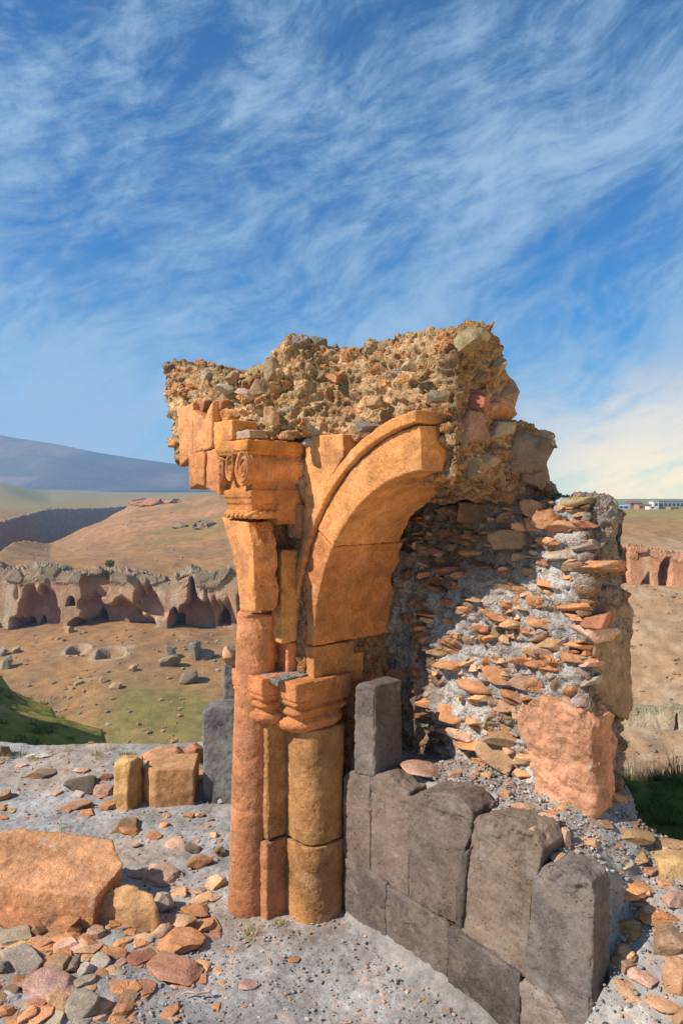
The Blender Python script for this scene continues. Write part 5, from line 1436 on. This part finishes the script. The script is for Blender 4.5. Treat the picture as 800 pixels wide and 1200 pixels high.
# loose scree on the valley floor and the far slopes: too many to count
bm = bmesh.new(); bmesh.ops.create_icosphere(bm, subdivisions=1, radius=0.5)
iv2 = np.array([v.co[:] for v in bm.verts]); fi2 = np.array([[v.index for v in f.verts] for f in bm.faces]); bm.free()
rg = np.random.default_rng(77); ns = 3600
ppx = np.where(rg.uniform(size=ns) < 0.55, rg.uniform(-60, 300, ns), rg.uniform(680, 880, ns))
pY = np.where(ppx < 400, np.where(rg.uniform(size=ns) < 0.75, rg.uniform(115, 198, ns), rg.uniform(230, 420, ns)), rg.uniform(85, 172, ns))
dens = fbm(np.stack([ppx*0.03, pY*0.06, 0*pY], 1), 3, seed=78)
kp = dens > -0.15; ppx, pY = ppx[kp], pY[kp]; ns = len(ppx)
pz = ground_z(ppx, pY); sx3 = (0.22+1.1*rg.uniform(size=ns)**5)
sc3 = np.stack([sx3*rg.uniform(0.8, 1.5, ns), sx3*rg.uniform(0.8, 1.3, ns), sx3*rg.uniform(0.5, 0.9, ns)], 1)
vv = iv2[None]*sc3[:, None, :]*(1+rg.uniform(-0.25, 0.25, (ns, len(iv2), 1)))+np.stack([(ppx-HX)/F*pY, pY, pz+sx3*0.1], 1)[:, None, :]
pal3 = np.array([(0.30, 0.21, 0.13), (0.24, 0.20, 0.15), (0.40, 0.29, 0.19), (0.36, 0.19, 0.11)])
tag(part('scree', vv.reshape(-1, 3), (fi2[None]+(np.arange(ns)*len(iv2))[:, None, None]).reshape(-1, 3), M_TERR, None, col=np.repeat(pal3[rg.integers(0, 4, ns)], len(iv2), 0), smooth=False), kind='stuff')

# ---- village on the plateau
def vbox(V, Fc, x0, x1, y0, y1, z0, z1):
    n = len(V)
    V += [(x0, y0, z0), (x1, y0, z0), (x1, y1, z0), (x0, y1, z0), (x0, y0, z1), (x1, y0, z1), (x1, y1, z1), (x0, y1, z1)]
    Fc += [tuple(n+i for i in q) for q in ((0, 3, 2, 1), (4, 5, 6, 7), (0, 1, 5, 4), (1, 2, 6, 5), (2, 3, 7, 6), (3, 0, 4, 7))]
M_WIN = plain_mat('dark_window', (0.05, 0.06, 0.07), 0.3)
def house(px0, px1, py0, py1, Y, depth, wallc, roofc, label, name='house', cat='house', gable=False, nwin=3):
    s = Y/F; x0, x1 = (px0-HX)*s, (px1-HX)*s; zb = zz(Y, py1); zt = zz(Y, py0)
    root = thing(name, ((x0+x1)/2, Y, zb), label, cat, 'village buildings on the plateau')
    mw = plain_mat('wall_plaster', wallc, 0.9, 0.15, 0.6); mr = plain_mat('roofing', roofc, 0.7, 0.2, 0.8)
    h = zt-zb; rh = h*(0.35 if gable else 0.10)
    V, Fc = [], []; vbox(V, Fc, x0, x1, Y, Y+depth, zb-1.5, zt-rh); part('wall', V, Fc, mw, root, smooth=False)
    V, Fc = [], []
    if gable:
        e = 0.5
        V = [(x0-e, Y-e, zt-rh+0.01), (x1+e, Y-e, zt-rh+0.01), (x1+e, Y+depth+e, zt-rh+0.01), (x0-e, Y+depth+e, zt-rh+0.01), (x0-e, Y+depth/2, zt), (x1+e, Y+depth/2, zt)]
        Fc = [(0, 1, 5, 4), (2, 3, 4, 5), (0, 4, 3), (1, 2, 5), (0, 3, 2, 1)]
    else: vbox(V, Fc, x0-0.3, x1+0.3, Y-0.3, Y+depth+0.3, zt-rh+0.01, zt)
    part('roof', V, Fc, mr, root, smooth=False)
    for i in range(nwin):
        cx = x0+(x1-x0)*(i+0.5)/nwin; ww = min(1.2, (x1-x0)/nwin*0.35); hw = h*0.22
        V, Fc = [], []; vbox(V, Fc, cx-ww, cx+ww, Y-0.12, Y+0.05, zb+h*0.42-hw*0.6, zb+h*0.42+hw)
        part('window', V, Fc, M_WIN, root, smooth=False)
    return root
house(772, 806, 586.5, 596, 615, 14, (0.30, 0.29, 0.31), (0.24, 0.22, 0.23), 'long flat grey building at the right edge of the village', nwin=7)
house(765, 771.4, 586.8, 595, 611, 9, (0.66, 0.62, 0.55), (0.4, 0.36, 0.32), 'small white block adjoining the long grey building', nwin=1)
house(738, 752, 587, 594.5, 640, 12, (0.33, 0.19, 0.12), (0.20, 0.12, 0.09), 'brown house with dark roof in the middle of the village', gable=True)
house(709, 723, 588, 594.5, 650, 12, (0.36, 0.22, 0.16), (0.30, 0.14, 0.09), 'red roofed house at the left end of the village', gable=True)
house(724, 736, 591.6, 597, 590, 10, (0.45, 0.44, 0.42), (0.20, 0.36, 0.60), 'low shed with bright blue roof in the village', gable=True, nwin=2, name='shed', cat='shed')
house(748, 763, 591, 596.5, 600, 10, (0.42, 0.22, 0.13), (0.36, 0.18, 0.10), 'low red brick house in front of the brown house', nwin=3)
house(760, 768, 593.3, 597, 585, 8, (0.75, 0.74, 0.70), (0.7, 0.68, 0.65), 'tiny white shed below the white block', nwin=1, name='shed', cat='shed')
house(785, 795, 594, 598, 585, 8, (0.42, 0.24, 0.15), (0.45, 0.28, 0.18), 'low brown shed in front of the long grey building', nwin=2, name='shed', cat='shed')
house(694, 708, 589, 595, 640, 10, (0.40, 0.30, 0.22), (0.35, 0.20, 0.13), 'house partly hidden behind the rubble wall top', nwin=2)
V, Fc = [], []
xa, xb = (700-HX)/F*570, (770-HX)/F*570
root = thing('fence', ((xa+xb)/2, 570, zz(570, 600.5)), 'long low blue-green fence along the near edge of the village', 'fence')
n = 9
mf = plain_mat('fence_paint', (0.10, 0.19, 0.22), 0.8); mp = plain_mat('fence_post', (0.13, 0.12, 0.11))
for i in range(n):
    a, b = xa+(xb-xa)*i/n+0.4, xa+(xb-xa)*(i+1)/n-0.4
    V, Fc = [], []; vbox(V, Fc, a, b, 569.9, 570.1, zz(570, 602.5), zz(570, 598.3-0.6*(i % 3 == 1)+0.5*(i % 4 == 3))); part('panel', V, Fc, mf, root, smooth=False)
for i in range(n+1):
    a = xa+(xb-xa)*i/n
    V, Fc = [], []; vbox(V, Fc, a-0.25, a+0.25, 569.8, 570.2, zz(570, 603), zz(570, 597.6)); part('post', V, Fc, mp, root, smooth=False)

# ---- dry shrubs and grass
def blades(n, rad, hmin, hmax, spread, seed, width=0.004, bend=0.3, seg=4):
    rg = np.random.default_rng(seed); V, Fc = [], []
    for i in range(n):
        a = rg.uniform(0, 6.283); r = rad*math.sqrt(rg.uniform()); x, y = r*math.cos(a), r*math.sin(a)
        L = rg.uniform(hmin, hmax); th = rg.uniform(0, spread); az = a+rg.uniform(-0.9, 0.9)
        dx, dy = math.cos(az), math.sin(az); wx, wy = -dy*width, dx*width
        b0 = len(V); px, pz, hd = 0.0, 0.0, th
        for k in range(seg+1):
            f = k/seg; w = 1-0.85*f
            cx, cy = x+dx*px, y+dy*px
            V += [(cx+wx*w, cy+wy*w, pz), (cx-wx*w, cy-wy*w, pz), (cx+dx*width*0.8*w, cy+dy*width*0.8*w, pz+width*0.2)]
            px += math.sin(hd)*L/seg; pz += math.cos(hd)*L/seg; hd += bend*rg.uniform(0.2, 1)/seg*2
        for k in range(seg):
            q = b0+3*k
            for e in range(3):
                Fc.append((q+e, q+(e+1) % 3, q+(e+1) % 3+3, q+e+3))
    return V, Fc
M_DRY = plain_mat('dry_stems', (0.20, 0.14, 0.085), 0.9, 0.4, 20)
M_STRAW = plain_mat('straw', (0.42, 0.32, 0.12), 0.9, 0.3, 20)
M_GREEN = plain_mat('green_blades', (0.14, 0.16, 0.035), 0.8, 0.35, 20)
shr = [(738, 934, 0.20, 'dry brown shrub nearest the corner stone at the shadow edge'), (757, 937, 0.15, 'small dry brown shrub second from the corner stone'), (774, 941, 0.16, 'dry brown shrub second from the right edge'), (797, 946, 0.24, 'dry brown shrub at the right edge of the picture')]
for i, (px, py, h, lb) in enumerate(shr):
    Y = 6.1; z = float(ground_z(px, Y)[0])
    root = thing('dry_shrub', ((px-HX)/F*Y, Y, z), lb, 'shrub', 'dry shrubs at the edge of the slope')
    V, Fc = blades(120, 0.10, h*0.6, h*1.5, 0.75, 700+i, 0.003, 0.5)
    o = link('stems', np_mesh('stems', np.array(V), Fc), M_DRY, root)
V, Fc = [], []
bV, bF = blades(60, 0.05, 0.03, 0.09, 0.7, 720, 0.003, 0.6, 3); bV = np.array(bV); bF = np.array(bF)
gV, gF, n0 = [], [], 0
for i in range(420):
    px = random.uniform(690, 1000); Y = random.uniform(4.0, 6.6)
    x = (px-HX)/F*Y
    if uv_of(x, Y)[1] < 1.0: continue
    z = float(ground_z(px, Y)[0])
    a = random.uniform(0, 6.28); s = random.uniform(0.7, 1.6); ca, sa = math.cos(a)*s, math.sin(a)*s
    q = np.stack([bV[:, 0]*ca-bV[:, 1]*sa+x, bV[:, 0]*sa+bV[:, 1]*ca+Y, bV[:, 2]*s+z-0.02], 1)
    gV.append(q); gF.append(bF+n0); n0 += len(bV)
for i in range(130):
    px = random.uniform(-60, 160); Y = random.uniform(9, 26); x = (px-HX)/F*Y
    z = float(ground_z(px, Y)[0]); a = random.uniform(0, 6.28); s = random.uniform(1.4, 2.8); ca, sa = math.cos(a)*s, math.sin(a)*s
    gV.append(np.stack([bV[:, 0]*ca-bV[:, 1]*sa+x, bV[:, 0]*sa+bV[:, 1]*ca+Y, bV[:, 2]*s*0.8+z-0.03], 1)); gF.append(bF+n0); n0 += len(bV)
tag(part('grass', np.concatenate(gV), np.concatenate(gF), M_GREEN, None), kind='stuff')
for i, (px, py, m, lb, nm) in enumerate([(75, 972, M_GREEN, 'small green grass tuft behind the big slab', 'grass_tuft'), (325, 1086, M_STRAW, 'low straw-coloured tuft at the foot of the colonette', 'grass_tuft'), (12, 1068, M_STRAW, 'dry straw tuft at the left edge under the big slab', 'grass_tuft'), (295, 1096, M_STRAW, 'tiny dry tuft in front of the round column foot', 'grass_tuft')]):
    x, Y = on_z(px, py, 0.0)
    V, Fc = blades(70, 0.045 if i != 1 else 0.03, 0.015, 0.05, 1.0, 740+i, 0.0015, 0.7, 3)
    o = link(nm, np_mesh(nm, np.array(V), Fc), m, None, None, (x, Y, gzf(x, Y)))
    tag(o, lb, 'grass tuft')
lb = 'dry straw grass tuft growing along the back edge of the gravel'
for i in range(16):
    px = random.uniform(-5, 235); x, Y = on_z(px, random.uniform(880, 896), 0.05)
    V, Fc = blades(45, 0.04, 0.025, 0.085, 0.9, 760+i, 0.0018, 0.6, 3)
    o = link('grass_tuft', np_mesh('grass_tuft', np.array(V), Fc), M_STRAW if i % 3 else M_GREEN, None, None, (x, Y, gzf(x, Y)))
    tag(o, lb if i % 3 else 'green grass tuft growing along the back edge of the gravel', 'grass tuft', 'straw tufts at the gravel edge' if i % 3 else 'green tufts at the gravel edge')
lbf = 'dry grass fringe along the back edge of the gravel'
# bush on the cave cliff and on the rubble wall top
def bush(name, loc, r, h, label, seed, n=220, leaf=0.12):
    rg = np.random.default_rng(seed); root = thing(name, loc, label, 'bush')
    V, Fc = [], []
    for i in range(n):
        p = rg.normal(size=3); p /= np.linalg.norm(p); p *= rg.uniform(0.4, 1)
        c = np.array([p[0]*r, p[1]*r, (p[2]*0.5+0.55)*h]); a = rg.normal(size=3); a /= np.linalg.norm(a); b = np.cross(a, rg.normal(size=3)); b /= np.linalg.norm(b)
        k = len(V); s = leaf*rg.uniform(0.6, 1.3)
        V += [tuple(c-a*s), tuple(c+b*s*0.5), tuple(c+a*s), tuple(c-b*s*0.5)]; Fc.append((k, k+1, k+2, k+3))
    link('foliage', np_mesh('foliage', np.array(V), Fc), M_GREEN, root)
    V, Fc = blades(14, r*0.15, h*0.5, h*0.8, 0.5, seed, leaf*0.12)
    link('stem', np_mesh('stem', np.array(V), Fc), M_DRY, root)
Yc = 199.5
bush('bush', at(129, 665, Yc+1), 1.3, 2.2, 'small green bush on top of the cave cliff', 800, 260, 0.45)
u, z = on_v(655, 587, 0.6); x, y, _ = W(u, 0.6, z)
bush('bush', (x, y, z-0.01), 0.05, 0.045, 'tiny green plant growing on top of the rubble wall', 801, 160, 0.012)

# ------------------------------------------------------------------ HAZE
V, Fc = [], []
vbox(V, Fc, -7000, 4500, -200, 4900, -110, 470)
k = NT('haze_air')
pv_ = k.n('ShaderNodeVolumePrincipled'); pv_.inputs['Color'].default_value = (0.36, 0.62, 1.0, 1); pv_.inputs['Density'].default_value = 2.0e-4
pv_.inputs['Anisotropy'].default_value = 0.1
k.l(pv_.outputs[0], k.n('ShaderNodeOutputMaterial').inputs['Volume'])
HAZE = True
if HAZE:
    tag(link('haze', np_mesh('haze', np.array(V), Fc, smooth=False), k.m), kind='stuff')

# ------------------------------------------------------------------ LIGHT
PHI, ELEV = R(23), R(40)
sdir = Vector((-math.cos(PHI)*math.cos(ELEV), -math.sin(PHI)*math.cos(ELEV), math.sin(ELEV)))
sl = bpy.data.lights.new('sun', 'SUN'); sl.energy = 5.0; sl.angle = R(0.5); sl.color = (1.0, 0.93, 0.82)
so = bpy.data.objects.new('sun', sl); COL.objects.link(so); so.rotation_euler = sdir.to_track_quat('Z', 'Y').to_euler()
so.location = (-20, -10, 30)

k = NT('World', world=True)
tc = k.n('ShaderNodeTexCoord').outputs['Generated']
sky = k.n('ShaderNodeTexSky', sky_type='NISHITA'); sky.sun_disc = False; sky.sun_elevation = ELEV
sky.sun_rotation = math.atan2(sdir.x, sdir.y); sky.altitude = 1500; sky.air_density = 1.0; sky.dust_density = 0.6; sky.ozone_density = 2.5
hs = k.n('ShaderNodeHueSaturation'); hs.inputs['Saturation'].default_value = 1.45; hs.inputs['Value'].default_value = 1.0; hs.inputs['Hue'].default_value = 0.492
k.l(sky.outputs[0], hs.inputs['Color'])
nrm = k.vmath('NORMALIZE', tc)
sep = k.n('ShaderNodeSeparateXYZ'); k.l(nrm, sep.inputs[0])
az = k.math('ARCTAN2', sep.outputs[0], sep.outputs[1]); el = k.math('ARCSINE', sep.outputs[2])
comb = k.n('ShaderNodeCombineXYZ'); k.l(az, comb.inputs[0]); k.l(k.math('MULTIPLY', el, 1.25), comb.inputs[1])
# slow bending of the wind streaks
wn = k.n('ShaderNodeTexNoise'); wn.inputs['Scale'].default_value = 2.2; wn.inputs['Detail'].default_value = 2; k.l(comb.outputs[0], wn.inputs['Vector'])
warp = k.vmath('ADD', comb.outputs[0], k.vmath('SCALE', k.vmath('SUBTRACT', wn.outputs['Color'], (0.5, 0.5, 0.5)), 0.22))
def cloud(rot, along, across, detail, rough, dist, off):
    mp = k.n('ShaderNodeMapping'); mp.vector_type = 'TEXTURE'
    mp.inputs['Rotation'].default_value = (0, 0, rot); mp.inputs['Scale'].default_value = (along, across, 1); mp.inputs['Location'].default_value = (off, off*0.6, 0)
    k.l(warp, mp.inputs[0])
    return k.noise(mp.outputs[0], 1.0, detail, rough, dist)
c_big = cloud(R(38), 0.42, 0.26, 6, 0.55, 0.3, 1.37)
c_str = cloud(R(36), 0.24, 0.070, 9, 0.62, 0.35, 4.4)
c_fine = cloud(R(30), 0.085, 0.022, 8, 0.66, 0.35, 8.3)
c_curl = cloud(R(70), 0.13, 0.075, 10, 0.70, 0.6, 2.9)
c_mot = cloud(R(15), 0.060, 0.034, 8, 0.70, 0.4, 5.7)
f = k.math('ADD', k.math('MULTIPLY', k.math('SUBTRACT', c_big, 0.5), 1.7), k.math('ADD', k.math('MULTIPLY', k.math('SUBTRACT', c_str, 0.5), 0.65), k.math('ADD', k.math('MULTIPLY', k.math('ADD', k.math('SUBTRACT', c_curl, 0.5), k.math('MULTIPLY', k.math('SUBTRACT', c_mot, 0.5), 1.0)), 0.75), k.math('MULTIPLY', k.math('SUBTRACT', c_fine, 0.5), 0.62))))
low = k.ramp(sep.outputs[2], -0.02, 0.36, 1.0, 0.0)
fac = k.ramp(k.math('ADD', f, k.math('MULTIPLY', low, 0.46)), -0.36, 0.52, 0.02, 0.86)
fac = k.math('MAXIMUM', fac, k.math('MULTIPLY', k.ramp(sep.outputs[2], -0.02, 0.16, 0.75, 0.0), 1.0), clamp=True)
warmf = k.math('MULTIPLY', k.ramp(sep.outputs[2], 0.02, 0.20, 0.9, 0.0), k.ramp(sep.outputs[0], 0.14, 0.42, 0.0, 1.0))
ccol = k.mix(warmf, k.mix(k.ramp(sep.outputs[2], 0.0, 0.22, 1.0, 0.0), (4.5, 6.4, 8.4), (7.2, 8.6, 10.2)), (33, 22.5, 7.5))
tinted = k.mix(1.0, hs.outputs[0], (0.08, 1.30, 1.52), 'MULTIPLY')
skyc = k.mix(fac, tinted, ccol)
bg = k.n('ShaderNodeBackground'); bg.inputs['Strength'].default_value = 0.062
k.l(skyc, bg.inputs[0]); k.l(bg.outputs[0], k.n('ShaderNodeOutputWorld').inputs[0])

# ------------------------------------------------------------------ CAMERA / RENDER
cam = bpy.data.cameras.new('camera'); cam.sensor_fit = 'VERTICAL'; cam.sensor_height = 36; cam.lens = 24
cam.shift_y = -(600-HY)/1200; cam.clip_start = 0.05; cam.clip_end = 40000
co = bpy.data.objects.new('camera', cam); COL.objects.link(co); co.location = (0, 0, EYE); co.rotation_euler = (math.pi/2, 0, 0)
sc.camera = co
sc.view_settings.view_transform = 'Standard'; sc.view_settings.look = 'None'; sc.view_settings.exposure = 0.55; sc.view_settings.gamma = 1.0
sc.view_settings.use_curve_mapping = False
sc.render.engine = 'CYCLES'
cy_ = sc.cycles
cy_.max_bounces = 5; cy_.diffuse_bounces = 3; cy_.glossy_bounces = 1; cy_.transmission_bounces = 0; cy_.volume_bounces = 0; cy_.transparent_max_bounces = 4
cy_.use_denoising = True; cy_.caustics_reflective = False; cy_.caustics_refractive = False
try: cy_.denoiser = 'OPENIMAGEDENOISE'
except Exception: pass
